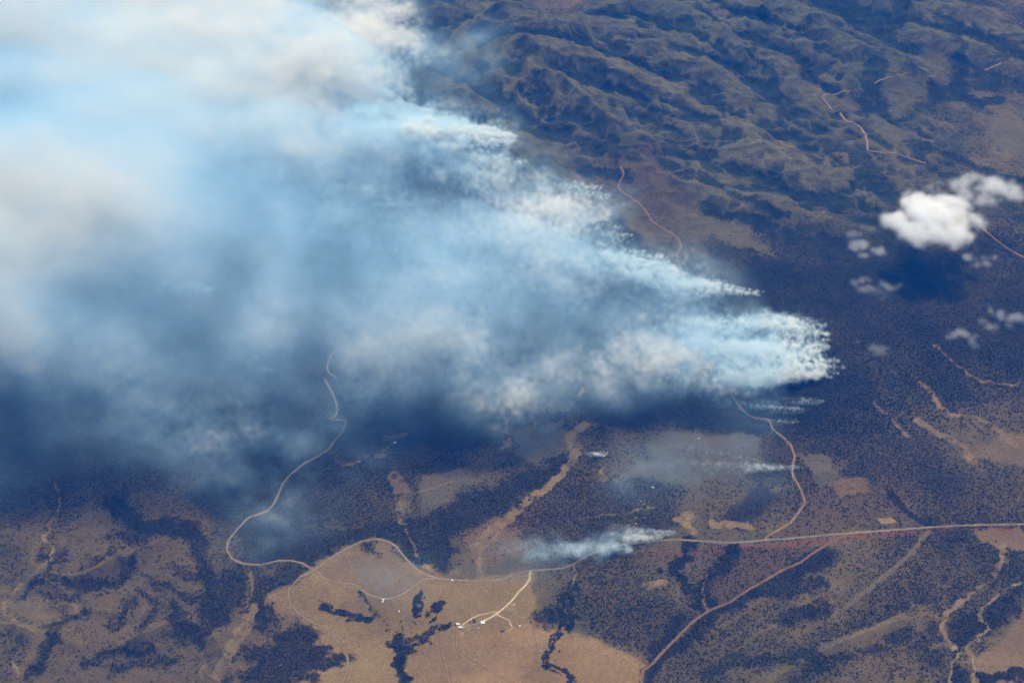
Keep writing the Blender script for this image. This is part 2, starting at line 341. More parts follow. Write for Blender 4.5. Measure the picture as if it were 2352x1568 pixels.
for pg in ([(1800,210),(1850,190),(1930,225),(1960,250),(1880,270),(1810,250)], [(2030,165),(2110,190),(2130,230),(2060,268),(2035,220)], [(2240,260),(2352,290),(2352,360),(2290,340)], [(2010,275),(2060,290),(2090,320),(2040,320)], [(2090,60),(2180,90),(2190,180),(2110,140)],
           [(1830,395),(1920,385),(1930,430),(1860,430)], [(1500,500),(1580,470),(1700,520),(1790,590),(1700,570),(1600,540)]):
    paint(poly_mask(pg, 60, 30, 90), (.18, .165, .115), .7, .12, .85)
# --- sandy washes and creeks
SAND = (.36, .25, .165); PALE = (.46, .37, .27)
for ln, wid, col in (
    ([(1345,974),(1319,990),(1308,1010),(1320,1045),(1286,1088),(1233,1135),(1176,1176),(1136,1212),(1089,1258)], 62, SAND), ([(1176,1190),(1139,1235),(1106,1262),(1109,1288),(1112,1322),(1119,1379)], 26, SAND),
    ([(1335,893),(1312,920),(1298,940)], 30, SAND), ([(1165,960),(1175,1010),(1160,1030)], 30, SAND), ([(1385,1060),(1378,1080),(1384,1105)], 30, SAND),
    ([(2153,792),(2194,833),(2227,863),(2284,880),(2335,890)], 20, SAND), ([(2106,873),(2140,907),(2163,940),(2194,957),(2234,960),(2301,991),(2345,1004)], 34, SAND),
    ([(2106,964),(2120,977),(2147,994),(2187,1014),(2217,1030),(2232,1060)], 50, SAND), ([(2009,924),(2026,954),(2066,987),(2096,1011)], 24, SAND),
    ([(2305,1248),(2313,1288),(2285,1318),(2261,1348),(2225,1365),(2191,1395),(2168,1422),(2165,1452),(2191,1489)], 34, SAND), ([(2191,1489),(2221,1489),(2241,1505),(2248,1535),(2245,1568)], 22, PALE),
    ([(2352,1335),(2305,1358),(2278,1382),(2248,1405),(2258,1425),(2278,1442),(2231,1482),(2201,1509),(2191,1529),(2191,1568)], 13, PALE),
    ([(134,1110),(134,1161),(114,1198),(118,1215),(105,1235),(125,1265),(117,1285),(80,1312),(50,1342),(10,1382),(17,1409),(33,1419)], 17, SAND), ([(30,1522),(42,1539),(30,1568)], 16, PALE),
    ([(574,1312),(584,1355),(574,1389),(548,1449),(534,1489),(508,1535),(504,1568)], 12, SAND), ([(467,1568),(471,1529),(501,1509)], 10, PALE),
    ([(1321,1302),(1322,1338),(1283,1362)], 9, PALE), ([(1296,1378),(1301,1439),(1273,1459),(1258,1495),(1249,1529)], 7, SAND), ([(915,1170),(922,1195),(938,1215),(955,1240),(965,1270),(985,1293),(1020,1325)], 12, SAND),
    ([(985,1293),(1020,1325)], 30, SAND), ([(905,1090),(925,1130),(920,1170)], 70, (.20,.15,.11)), ([(1616,1315),(1612,1380),(1627,1402)], 9, PALE), ([(1500,1160),(1400,1180),(1330,1190)], 9, SAND),
    ([(790,1065),(775,1052),(800,1062),(830,1055)], 40, (.42, .20, .11)), ([(885,1015),(910,1005),(930,1000)], 50, SAND), ([(905,1018),(890,1040),(870,1050)], 24, SAND),
    ([(500,1560),(545,1480),(590,1400)], 70, (.27,.2,.13)), ([(2305,1000),(2330,1020)], 60, SAND), ([(750,1036),(800,1045),(850,1045)], 16, (.33,.17,.1)),
    ([(1585,1180),(1560,1190),(1590,1215)], 70, SAND), ([(1640,1200),(1720,1205)], 60, SAND), ([(1490,1345),(1520,1335)], 50, SAND)):
    M = line_mask(ln, wid * 1.25, 14, 22, 26) * np.clip(.75 + .8 * WX8, .15, 1); paint(M, col, .7, 0, .9)
paint(line_mask([(2135,1218),(2095,1265),(2054,1305),(1998,1348),(1951,1385),(1911,1415)], 36, 16, 8), (.24, .19, .135), .8, .12, .8)
paint(poly_mask([(1056,1450),(1065,1450),(1066,1462),(1056,1462)], 4, 2, 0), (.50, .29, .19), 1, 0)
paint(poly_mask([(1172,1392),(1180,1384),(1188,1384),(1184,1392)], 8, 6, 4), (.52, .36, .24), 1, 0)
paint(line_mask([(1045,1435),(1062,1436),(1070,1440)], 60, 30, 10), (.42, .28, .19), .8, 0)
paint(line_mask([(1180,1398),(1158,1396)], 26, 10, 4), (.42, .30, .20), .8, 0)
paint(line_mask([(720,1325),(750,1335)], 60, 30, 15), (.40, .30, .20), .7, 0)
# fire retardant dropped along the road
M = line_mask([(2330,1214),(2240,1211),(2132,1219),(2060,1225),(1990,1231),(1900,1241),(1800,1249),(1700,1256)], 34, 30, 22, 8); paint(np.clip(M * (.6 + .9 * fbm(GX, GY, 110, 4, 131)), 0, 1), (.36, .095, .06), .75, .25, .6)
M = line_mask([(1700,1254),(1640,1263),(1570,1268),(1500,1268)], 70, 60, 20, 20); paint(M * np.clip(.5 + .8 * fbm(GX, GY, 110, 4, 133), 0, 1), (.24, .07, .05), .5)

ROADS = []   # (name, label, width m, colour, points)
HWY = [(2900,1172),(2600,1190),(2400,1202),(2352,1203),(2250,1205),(2140,1210),(2000,1220),(1900,1228),(1800,1237),(1720,1243),(1670,1246),(1600,1241),(1540,1239),(1480,1245),(1430,1250),(1390,1258),(1350,1275),(1320,1293),(1290,1304),(1250,1308),(1220,1309),(1180,1318),(1160,1327),(1130,1332),(1100,1333),(1060,1332),(1020,1329),(990,1322),(960,1308),(935,1285),(910,1255),(890,1243),(862,1237),(830,1243),(800,1257),(760,1280),(722,1308),(690,1324),(670,1345),(663,1362),(668,1385),(680,1401),(708,1422),(755,1447),(772,1465),(785,1482),(797,1505),(800,1522),(795,1545),(785,1575)]
WEST = [(795,965),(790,985),(770,1010),(755,1030),(735,1045),(700,1063),(670,1087),(650,1110),(635,1145),(618,1170),(590,1182),(570,1188),(545,1215),(525,1240),(522,1262),(535,1283),(560,1294),(600,1296),(640,1287),(670,1287),(695,1293),(720,1307)]
WEST2 = [(862,648),(860,665),(845,675),(835,685),(832,700),(845,712),(858,725),(858,738),(835,757),(825,768),(848,775),(838,788),(815,795),(790,797),(770,803),(758,820),(752,840),(755,855),(772,866)]
WEST3 = [(745,870),(757,890),(765,905),(772,925),(775,940),(770,955),(758,962),(795,965)]
NORTH = [(1425,387),(1432,405),(1420,430),(1445,450),(1480,480),(1500,510),(1530,528),(1555,545),(1565,565),(1555,585),(1562,608),(1575,640),(1600,680),(1620,705),(1632,740),(1635,765),(1660,820),(1690,850),(1700,870),(1685,890),(1680,905),(1700,935),(1715,950),(1735,960),(1765,963),(1775,985),(1800,1005),(1815,1020),(1825,1045),(1820,1075),(1822,1095),(1840,1125),(1848,1150),(1835,1175),(1815,1200),(1790,1215),(1765,1230),(1757,1239)]
DUST = (.52, .36, .24)
ROADS += [('road', 11, (.40, .33, .25), HWY[:38]), ('road', 8, (.38, .29, .20), HWY[37:]), ('road', 9, (.46, .34, .24), WEST), ('road', 8, DUST, WEST3), ('road', 8, DUST, WEST2), ('road', 8, (.46, .30, .20), NORTH)]
for wd, col, p in (
    (8, DUST, [(722,1308),(748,1328),(775,1335),(818,1343),(835,1357),(855,1368),(878,1373),(902,1372),(935,1357),(965,1335),(989,1328),(1039,1331)]),
    (14, (.85, .66, .44), [(1219,1310),(1215,1330),(1207,1342),(1195,1355),(1175,1378),(1158,1395),(1139,1410),(1120,1421),(1103,1428)]),
    (10, (.72, .53, .35), [(1145,1404),(1125,1407),(1108,1410),(1090,1416),(1072,1427),(1060,1437)]),
    (10, (.68, .48, .32), [(1139,1410),(1157,1418),(1170,1425),(1174,1434),(1177,1441),(1174,1445),(1161,1449)]),
    (5, (.44, .32, .22), [(1132,1384),(1158,1395),(1168,1402),(1193,1416),(1213,1425)]), (5, (.44, .32, .22), [(1065,1438),(1085,1434),(1100,1431)]),
    (5, (.42, .29, .2), [(1067,1440),(1068,1456),(1080,1452),(1090,1442),(1098,1436)]),
    (8, (.40, .27, .18), [(1049,1455),(1049,1475),(1052,1492),(1062,1505),(1085,1520),(1109,1532),(1156,1555),(1190,1575)]),
    (7, (.42, .28, .19), [(1009,1472),(1014,1490),(1019,1509),(1027,1540),(1036,1575)]), (5, (.38, .27, .19), [(888,1388),(905,1400),(942,1418)]),
    (9, (.36, .20, .13), [(1938,1232),(1914,1242),(1874,1265),(1837,1292),(1797,1308),(1764,1328),(1717,1355),(1677,1382),(1627,1402),(1583,1435),(1543,1475),(1497,1525),(1477,1540),(1473,1575)]),
    (6, (.42, .3, .2), [(1213,1425),(1225,1450),(1241,1494)]), (5, SAND, [(960,1130),(1000,1118),(1040,1105)]),
    (9, DUST, [(2298,150),(2262,163)]), (9, DUST, [(2150,173),(2140,178),(2128,182)]), (9, DUST, [(2090,181),(2050,193),(2007,203)]), (9, DUST, [(1952,212),(1905,217),(1887,222)]),
    (16, DUST, [(1887,222),(1895,235),(1910,250)]), (12, DUST, [(1930,260),(1945,278),(1970,288)]), (15, DUST, [(1970,288),(1985,305),(1993,345)]), (7, DUST, [(1993,345),(2040,350),(2060,352),(2080,360),(2125,375)]),
    (8, (.40,.27,.18), [(1706,282),(1740,300),(1765,308),(1800,335),(1850,352),(1900,365)]), (10, (.44,.31,.21), [(2253,520),(2275,540),(2300,560),(2330,580),(2400,612)]),
    (8, SAND, [(2142,420),(2142,432)]), (8, DUST, [(505,780),(520,765)])):
    ROADS.append(('dirt_track', wd, col, p))
for nm, wd, col, p in ROADS:
    paint(line_mask(p, wd * 1.0 + 12, 8, 3), tuple(c * .55 for c in col), .6, 0, 1)

# trees as speckle of crowns where woodland is dense, matching the scattered ones that stand on it
W = np.clip(W, 0, 1.1).astype(np.float32)
W *= (MT * .75 + (1 - MT)).astype(np.float32)
cell = vn(GX, GY, 17, 141) * .6 + vn(GX, GY, 9, 145) * .5
far = sstep(9500, 12500, GY)
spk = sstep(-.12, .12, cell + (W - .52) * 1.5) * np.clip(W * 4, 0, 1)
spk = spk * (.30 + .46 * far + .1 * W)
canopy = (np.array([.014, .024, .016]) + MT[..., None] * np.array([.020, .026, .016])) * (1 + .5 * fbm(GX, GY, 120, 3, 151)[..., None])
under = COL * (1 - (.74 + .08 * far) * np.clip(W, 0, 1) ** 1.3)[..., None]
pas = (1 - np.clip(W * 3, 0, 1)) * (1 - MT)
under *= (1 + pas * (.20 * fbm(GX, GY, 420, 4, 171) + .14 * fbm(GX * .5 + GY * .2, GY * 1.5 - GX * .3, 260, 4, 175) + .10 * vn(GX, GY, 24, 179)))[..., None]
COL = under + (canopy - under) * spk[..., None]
COL = np.clip(COL * np.array([.56, .525, .33]), .005, .9)

def new_mat(name):
    m = bpy.data.materials.new(name); m.use_nodes = True; m.node_tree.nodes.clear()
    o = m.node_tree.nodes.new('ShaderNodeOutputMaterial'); return m, m.node_tree.nodes, m.node_tree.links, o
def rough_bsdf(n, r=1.0, spec=.0):
    b = n.new('ShaderNodeBsdfPrincipled'); b.inputs['Roughness'].default_value = r; b.inputs['Specular IOR Level'].default_value = spec; return b
def simple(name, col, var=.25, scale=.08, r=.95, spec=0.0, metal=0):
    m, n, l, o = new_mat(name); b = rough_bsdf(n, r, spec); b.inputs['Metallic'].default_value = metal
    g = n.new('ShaderNodeNewGeometry'); t = n.new('ShaderNodeTexNoise'); t.inputs['Scale'].default_value = scale; t.inputs['Detail'].default_value = 3
    l.new(g.outputs['Position'], t.inputs['Vector'])
    mr = n.new('ShaderNodeMapRange'); mr.inputs[1].default_value = .3; mr.inputs[2].default_value = .7; mr.inputs[3].default_value = 1 - var; mr.inputs[4].default_value = 1 + var
    l.new(t.outputs['Fac'], mr.inputs[0])
    vm = n.new('ShaderNodeVectorMath'); vm.operation = 'SCALE'; vm.inputs[0].default_value = col; l.new(mr.outputs[0], vm.inputs['Scale'])
    l.new(vm.outputs[0], b.inputs['Base Color']); l.new(b.outputs[0], o.inputs[0]); return m

m, n, l, o = new_mat('ground_material'); b = rough_bsdf(n)
at = n.new('ShaderNodeAttribute'); at.attribute_name = 'cover'
g = n.new('ShaderNodeNewGeometry')
t1 = n.new('ShaderNodeTexNoise'); t1.inputs['Scale'].default_value = .09; t1.inputs['Detail'].default_value = 4; t1.inputs['Roughness'].default_value = .7
l.new(g.outputs['Position'], t1.inputs['Vector'])
mr = n.new('ShaderNodeMapRange'); mr.inputs[1].default_value = .3; mr.inputs[2].default_value = .7; mr.inputs[3].default_value = .62; mr.inputs[4].default_value = 1.38
l.new(t1.outputs['Fac'], mr.inputs[0])
vm = n.new('ShaderNodeVectorMath'); vm.operation = 'SCALE'; l.new(at.outputs['Color'], vm.inputs[0]); l.new(mr.outputs[0], vm.inputs['Scale'])
bp = n.new('ShaderNodeBump'); bp.inputs['Strength'].default_value = 1; bp.inputs['Distance'].default_value = 7; l.new(t1.outputs['Fac'], bp.inputs['Height'])
l.new(bp.outputs[0], b.inputs['Normal']); l.new(vm.outputs[0], b.inputs['Base Color']); l.new(b.outputs[0], o.inputs[0])
ground_mat = m

def grid_mesh(name, X, Y, Z):
    ny, nx = X.shape; me = bpy.data.meshes.new(name); nv = nx * ny
    co = np.empty((nv, 3), np.float32); co[:, 0] = X.ravel(); co[:, 1] = Y.ravel(); co[:, 2] = Z.ravel()
    me.vertices.add(nv); me.vertices.foreach_set('co', co.ravel())
    i = np.arange(nv).reshape(ny, nx); q = np.stack([i[:-1, :-1], i[:-1, 1:], i[1:, 1:], i[1:, :-1]], -1).reshape(-1, 4)
    nf = len(q); me.loops.add(nf * 4); me.loops.foreach_set('vertex_index', q.ravel().astype(np.int32))
    me.polygons.add(nf); me.polygons.foreach_set('loop_start', np.arange(nf, dtype=np.int32) * 4); me.polygons.foreach_set('loop_total', np.full(nf, 4, np.int32))
    me.polygons.foreach_set('use_smooth', np.ones(nf, bool)); me.update(calc_edges=True); return me
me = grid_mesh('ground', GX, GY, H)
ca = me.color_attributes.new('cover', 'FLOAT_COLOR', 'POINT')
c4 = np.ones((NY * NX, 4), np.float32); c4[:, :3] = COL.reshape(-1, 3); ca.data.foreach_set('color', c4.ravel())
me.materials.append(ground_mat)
ground = bpy.data.objects.new('ground', me); C.objects.link(ground); ground['kind'] = 'structure'
del c4, under, canopy
print('ground', round(time.time() - T0, 1))

# ------------------------------------------------------------------ roads: ribbons draped over the land
def tri_mesh(name, V, F, mats=(), smooth=False):
    me = bpy.data.meshes.new(name); V = np.asarray(V, np.float32); F = np.asarray(F, np.int32); k = F.shape[1]
    me.vertices.add(len(V)); me.vertices.foreach_set('co', V.ravel()); me.loops.add(F.size); me.loops.foreach_set('vertex_index', F.ravel())
    me.polygons.add(len(F)); me.polygons.foreach_set('loop_start', np.arange(len(F), dtype=np.int32) * k); me.polygons.foreach_set('loop_total', np.full(len(F), k, np.int32))
    if smooth: me.polygons.foreach_set('use_smooth', np.ones(len(F), bool))
    me.update(calc_edges=True)
    for m in mats: me.materials.append(m)
    return me
ROADM = {}
for nm, wd, col, p in ROADS:
    wd = wd * .66
    P = np.array(toworld(p))
    # Catmull-Rom through the measured points
    Q = np.vstack([2 * P[0] - P[1], P, 2 * P[-1] - P[-2]]); out = []
    for i in range(1, len(Q) - 2):
        n_ = max(3, int(np.hypot(*(Q[i + 1] - Q[i])) / 9)); t = np.linspace(0, 1, n_, endpoint=False)[:, None]
        a, b_, c_, d_ = Q[i - 1], Q[i], Q[i + 1], Q[i + 2]
        out.append(.5 * (2 * b_ + (c_ - a) * t + (2 * a - 5 * b_ + 4 * c_ - d_) * t ** 2 + (3 * b_ - a - 3 * c_ + d_) * t ** 3))
    L_ = np.vstack(out + [Q[-2:-1]])
    L_[:, 0] += vn(L_[:, 0], L_[:, 1], 70, 160) * (1.5 if nm == 'road' else 5)
    T_ = np.gradient(L_, axis=0); T_ /= np.linalg.norm(T_, axis=1)[:, None] + 1e-9; Nn = np.stack([-T_[:, 1], T_[:, 0]], 1)
    wl = wd / 2 * (1 + .5 * vn(L_[:, 0], L_[:, 1], 60, 165))[:, None]
    A = L_ - Nn * wl; B = L_ + Nn * wl
    zs = gsample(H, L_[:, 0], L_[:, 1]); za = gsample(H, A[:, 0], A[:, 1]); zb = gsample(H, B[:, 0], B[:, 1])
    za = np.maximum(za, zs) + .9; zb = np.maximum(zb, zs) + .9
    k = len(L_); V = np.vstack([np.column_stack([A, za]), np.column_stack([B, zb])])
    i = np.arange(k - 1); F = np.column_stack([i, i + 1, i + 1 + k, i + k])
    key = (nm, col)
    if key not in ROADM: ROADM[key] = simple(nm + '_surface', tuple(c * .62 for c in col), .22, .03)
    ob = bpy.data.objects.new(nm, tri_mesh(nm, V, F, [ROADM[key]])); C.objects.link(ob); ob['kind'] = 'structure'

# ------------------------------------------------------------------ trees
def icosphere(sub=1):
    bm = bmesh.new(); bmesh.ops.create_icosphere(bm, subdivisions=sub, radius=1); V = np.array([v.co[:] for v in bm.verts]); F = np.array([[v.index for v in f.verts] for f in bm.faces]); bm.free(); return V, F
leaf_m = simple('tree_foliage', (.028, .029, .016), .5, .015)
bark_m = simple('tree_bark', (.10, .075, .05), .3, .5)
IV, IF = icosphere(1)
NC = 900000
sv = rng.uniform(0, 1, NC); yy = 5600 * (11900 / 5600) ** sv
ss = rng.uniform(-1.16, 1.16, NC); xx = ss * hw(yy)
Ws = gsample(W, xx, yy); cs = gsample(cell, xx, yy)
pu, pv = proj(xx, yy, 20)
keepp = np.clip(sstep(-.42, .55, cs * .55 + (Ws - .5) * 1.3) * np.clip(Ws * 3, 0, 1), 0, 1) * (.15 + .85 * (1 - sstep(9000, 11500, yy)))
op = (Ws < .06)
keepp = np.where(op, .0, keepp) * .62
k = rng.uniform(0, 1, NC) < keepp
tx, ty = xx[k], yy[k]; nt_ = len(tx); tz = gsample(H, tx, ty)
sz = rng.uniform(1.9, 4.7, nt_) * (1 + .25 * (ty > 9000))
print('wood trees', nt_)
th = rng.uniform(0, 6.283, nt_)
V = np.empty((nt_, len(IV), 3), np.float32); jit = rng.uniform(.72, 1.25, (nt_, len(IV), 1))
base = IV[None] * jit; c_, s_ = np.cos(th)[:, None], np.sin(th)[:, None]
V[..., 0] = tx[:, None] + (base[..., 0] * c_ - base[..., 1] * s_) * sz[:, None]
V[..., 1] = ty[:, None] + (base[..., 0] * s_ + base[..., 1] * c_) * sz[:, None]
V[..., 2] = tz[:, None] + (base[..., 2] * 1.0 + .85) * (sz * 1.05)[:, None]
F = (IF[None] + (np.arange(nt_) * len(IV))[:, None, None]).reshape(-1, 3)
ob = bpy.data.objects.new('woodland', tri_mesh('woodland', V.reshape(-1, 3), F, [leaf_m])); C.objects.link(ob); ob['kind'] = 'stuff'
ob['label'] = 'dark scrubby woodland spread over the plain and gullies'
del V, F, base, jit

def tree_mesh(name, seed, h, r):
    R = np.random.default_rng(seed); VV = []; FF = []; MI = []; off = 0
    def add(Vn, Fn, mi):
        nonlocal off
        VV.append(Vn); FF.extend((np.asarray(Fn) + off).tolist()); MI.extend([mi] * len(Fn)); off += len(Vn)
    def tube(p, q, ra, rb, sides=6):
        p, q = np.array(p, float), np.array(q, float); d = q - p; d /= np.linalg.norm(d); a = np.cross(d, [.3, .9, .1]); a /= np.linalg.norm(a); b2 = np.cross(d, a)
        an = np.arange(sides) / sides * 6.2832; ring = np.cos(an)[:, None] * a + np.sin(an)[:, None] * b2
        i = np.arange(sides); j = (i + 1) % sides
        add(np.vstack([p + ring * ra, q + ring * rb]), np.concatenate([np.column_stack([i, j, j + sides]), np.column_stack([i, j + sides, i + sides])]), 1)
    tube((0, 0, -1), (0, 0, h * .5), .45, .28)
    for q in range(5):
        a = q * 1.257 + R.uniform(-.4, .4); tube((0, 0, h * R.uniform(.3, .5)), (math.cos(a) * r * .6, math.sin(a) * r * .6, h * R.uniform(.55, .8)), .2, .08, 4)
    for q in range(26):
        v = R.normal(size=3); v /= np.linalg.norm(v); rr = R.uniform(.25, .95); s = r * R.uniform(.22, .42)
        c0 = np.array([v[0] * rr * r * .85, v[1] * rr * r * .85, h * .66 + v[2] * rr * h * .32])
        add(c0 + IV * s * R.uniform(.75, 1.2, (len(IV), 1)) * np.array([1, 1, .8]), IF, 0)
    me = tri_mesh(name, np.vstack(VV), FF, [leaf_m, bark_m]); me.polygons.foreach_set('material_index', np.array(MI, np.int32)); return me
TM = [tree_mesh('tree', 5 + i, [9, 11, 13, 8][i], [5, 6.5, 7.5, 4.2][i]) for i in range(4)]
def put_tree(u, v, label, group, big=1.0):
    (x, y), = toworld([(u, v)]); z = float(gsample(H, np.array([x]), np.array([y]))[0])
    ob = bpy.data.objects.new('tree', TM[rng.integers(4)]); C.objects.link(ob); ob.location = (x, y, z); s = rng.uniform(.75, 1.15) * big
    ob.scale = (s, s, s * rng.uniform(.85, 1.1)); ob.rotation_euler = (0, 0, rng.uniform(0, 6.28)); ob['label'] = label; ob['category'] = 'tree'; ob['group'] = group
def tree_line(pts, n, jit, label, group, big=1.0):
    P = np.array(pts, float); d = np.r_[0, np.cumsum(np.hypot(*np.diff(P, axis=0).T))]
    for t in rng.uniform(0, d[-1], n):
        put_tree(np.interp(t, d, P[:, 0]) + rng.normal() * jit, np.interp(t, d, P[:, 1]) + rng.normal() * jit * .7, label, group, big)
tree_line([(733,1378),(760,1393),(790,1412),(828,1420)], 34, 2, 'dark tree in the curved row on the pasture west of the ring grove', 'trees in the curved row on the pasture')
for a in np.linspace(.4, 6.0, 26): put_tree(845 + math.cos(a) * 10, 1423 + math.sin(a) * 5.5, 'dense tree in the ring shaped grove on the pasture', 'trees of the ring shaped grove', 1.1)
tree_line([(975,1370),(967,1390),(967,1410)], 22, 2, 'tree in the narrow upright strip of trees below the highway', 'trees of the narrow upright strip', 1.1)
tree_line([(1013,1388),(1008,1398),(1001,1412)], 14, 1.6, 'tree in the short slanting strip between pasture and burnt slope', 'trees of the short slanting strip')
tree_line([(985,1425),(1003,1420)], 12, 2.5, 'tree in the clump left of the farm sheds', 'trees of the clump left of the sheds', 1.1)
tree_line([(985,1450),(1010,1444),(1042,1434)], 26, 2.5, 'tree in the windbreak leading to the farm sheds', 'trees of the windbreak by the sheds')
tree_line([(900,1484),(940,1487),(960,1478),(975,1470)], 40, 4, 'tree in the grove above the winding dark creek', 'trees of the grove above the creek', 1.2)
tree_line([(912,1465),(925,1500),(920,1530),(945,1565)], 44, 2.5, 'tree along the winding dark creek in the pasture', 'trees along the winding creek', 1.1)
tree_line([(1290,1446),(1272,1462),(1258,1495),(1249,1529),(1276,1542),(1295,1552)], 34, 1.5, 'tree on the thin creek line crossing the bare field', 'trees on the creek line of the bare field')
for q in range(26): put_tree(rng.uniform(875, 960), rng.uniform(1425, 1470), 'lone round tree scattered on the pasture above the grove', 'lone trees scattered above the grove')
for q in range(10): put_tree(rng.uniform(1078, 1092), rng.uniform(1421, 1430), 'tree of the orchard patch beside the curved farm track', 'trees of the orchard patch', .8)
for q in range(12): put_tree(rng.uniform(1085, 1140), rng.uniform(1470, 1510), 'small lone tree dotted over the field south of the farm', 'lone trees south of the farm', .7)
print('trees', round(time.time() - T0, 1))

# ------------------------------------------------------------------ buildings
roof_white = simple('white_metal_roof', (.80, .80, .78), .06, .4, .5, .3); roof_grey = simple('grey_metal_roof', (.34, .35, .36), .15, .4, .5, .3); roof_dark = simple('dark_roof', (.08, .09, .10), .2, .4)
wall_pale = simple('pale_wall', (.55, .50, .42), .1, .5); wall_dark = simple('brown_wall', (.16, .12, .09), .15, .5); door_m = simple('door_paint', (.12, .10, .09), .1, .5)
def part(name, V, F, mat, parent):
    me = bpy.data.meshes.new(name); me.from_pydata([tuple(v) for v in V], [], F); me.materials.append(mat); ob = bpy.data.objects.new(name, me); C.objects.link(ob); ob.parent = parent; return ob
def building(u, v, L, Wd, Hh, rotz, rm, wm, name, label, cat, group=None):
    (x, y), = toworld([(u, v)]); z = float(gsample(H, np.array([x]), np.array([y]))[0])
    e = bpy.data.objects.new(name, None); C.objects.link(e); e.location = (x, y, z); e.rotation_euler = (0, 0, rotz); e['label'] = label; e['category'] = cat
    if group: e['group'] = group
    a, b_ = L / 2, Wd / 2; rz = Hh + Wd * .22
    part('wall', [(-a,-b_,-2),(a,-b_,-2),(a,b_,-2),(-a,b_,-2),(-a,-b_,Hh),(a,-b_,Hh),(a,b_,Hh),(-a,b_,Hh),(-a,0,rz),(a,0,rz)],
         [(0,1,5,4),(2,3,7,6),(1,2,6,9,5),(3,0,4,8,7),(3,2,1,0)], wm, e)
    o_ = .8; t = .25; rr = rz + .15
    part('roof', [(-a-o_,-b_-o_,Hh-.1),(a+o_,-b_-o_,Hh-.1),(a+o_,0,rr),(-a-o_,0,rr),(-a-o_,b_+o_,Hh-.1),(a+o_,b_+o_,Hh-.1),
                  (-a-o_,-b_-o_,Hh-.1+t),(a+o_,-b_-o_,Hh-.1+t),(a+o_,0,rr+t),(-a-o_,0,rr+t),(-a-o_,b_+o_,Hh-.1+t),(a+o_,b_+o_,Hh-.1+t)],
         [(0,3,2,1),(3,4,5,2),(6,7,8,9),(9,8,11,10),(0,1,7,6),(4,10,11,5),(1,2,8,7),(2,5,11,8),(0,6,9,3),(3,9,10,4)], rm, e)
    dw = min(3.5, L * .3); y_ = -b_ - .08
    part('door', [(-dw/2,y_,0),(dw/2,y_,0),(dw/2,y_,Hh*.75),(-dw/2,y_,Hh*.75),(-dw/2,-b_-.01,0),(dw/2,-b_-.01,0),(dw/2,-b_-.01,Hh*.75),(-dw/2,-b_-.01,Hh*.75)],
         [(0,1,2,3),(4,7,6,5),(0,4,5,1),(1,5,6,2),(2,6,7,3),(3,7,4,0)], door_m, e)
building(1109,1430,26,20,5,.1,roof_white,wall_dark,'farmhouse','bright white roofed farmhouse at the end of the pale farm road','house')
building(1052,1433,24,11,5,-.25,roof_white,wall_pale,'shed','long pale roofed shed north of the barn yard','shed')
building(1057,1440.5,26,11,5,-.2,roof_white,wall_pale,'barn','white roofed barn on the west side of the red yard','barn')
building(1063.5,1441,15,12,5,-.1,roof_grey,wall_pale,'barn','grey roofed barn on the east side of the red yard','barn')
building(1099,1443,14,9,4,.3,roof_grey,wall_dark,'hut','small grey roofed hut south of the white farmhouse','hut')
building(1154,1448,26,16,5,.2,roof_dark,wall_dark,'cottage','dark roofed cottage at the end of the looping farm track','house')
building(1194,1437.5,9,8,4,0,roof_white,wall_pale,'water_tank_shed','tiny bright white shed alone on the field east of the loop','shed')
building(1241.5,1494,12,7,3,.2,roof_grey,wall_pale,'hut','tiny pale hut alone in the bare field near the creek line','hut')
building(1039,1332,12,10,4,0,roof_white,wall_pale,'roadside_hut','small white hut on the south edge of the highway','hut')
building(880,1377,16,9,4,.1,roof_white,wall_pale,'farmhouse','upper white roofed house in the cluster on the ranch track','house')
building(879,1382,14,8,4,.4,roof_white,wall_pale,'shed','lower white roofed shed in the cluster on the ranch track','shed')
building(889,1375,12,8,4,0,roof_grey,wall_pale,'shed','grey roofed shed east of the ranch track cluster','shed')
building(917,1403.5,9,8,3.5,0,roof_white,wall_pale,'shed','tiny white shed alone on the slope below the ranch cluster','shed')
building(907,1016.6,18,12,5,.4,roof_white,wall_pale,'farmhouse','small white roofed homestead in the sandy clearing amid dark woodland','house')
building(826,1060,16,10,4,.3,roof_grey,wall_pale,'shed','grey roofed shed beside the bare red earth patch','shed')
# white ash heaps and sheets on the burnt ground
ash_m = simple('white_ash', (.50, .48, .45), .12, .3)
def heap(u, v, rx, ry, label, group=None):
    (x, y), = toworld([(u, v)]); z = float(gsample(H, np.array([x]), np.array([y]))[0])
    R = np.random.default_rng(int(u * 7 + v)); n_ = 20; V = [(0, 0, 1.8)]; F = []
    for ring, rr in enumerate((.35, .7, 1)):
        for i in range(n_):
            a = i / n_ * 6.2832; q = rr * (1 + R.uniform(-.22, .22)); V.append((math.cos(a) * rx * q, math.sin(a) * ry * q, [1.5, .9, -.6][ring] + R.uniform(-.2, .2)))
    for i in range(n_):
        j = (i + 1) % n_; F.append((0, 1 + i, 1 + j))
        for r_ in (0, 1): F.append((1 + r_ * n_ + i, 1 + (r_ + 1) * n_ + i, 1 + (r_ + 1) * n_ + j, 1 + r_ * n_ + j))
    me = bpy.data.meshes.new('ash_heap'); me.from_pydata(V, [], F); me.materials.append(ash_m); ob = bpy.data.objects.new('ash_heap', me); C.objects.link(ob); ob.location = (x, y, z)
    ob['label'] = label; ob['category'] = 'ash heap'
    if group: ob['group'] = group
heap(1500, 1118.7, 16, 8, 'bright white ash heap alone on the burnt plain left of the long thin plume')
heap(1604.7, 1006.5, 10, 6, 'small white ash heap on the grey burnt plain below the smoke front')
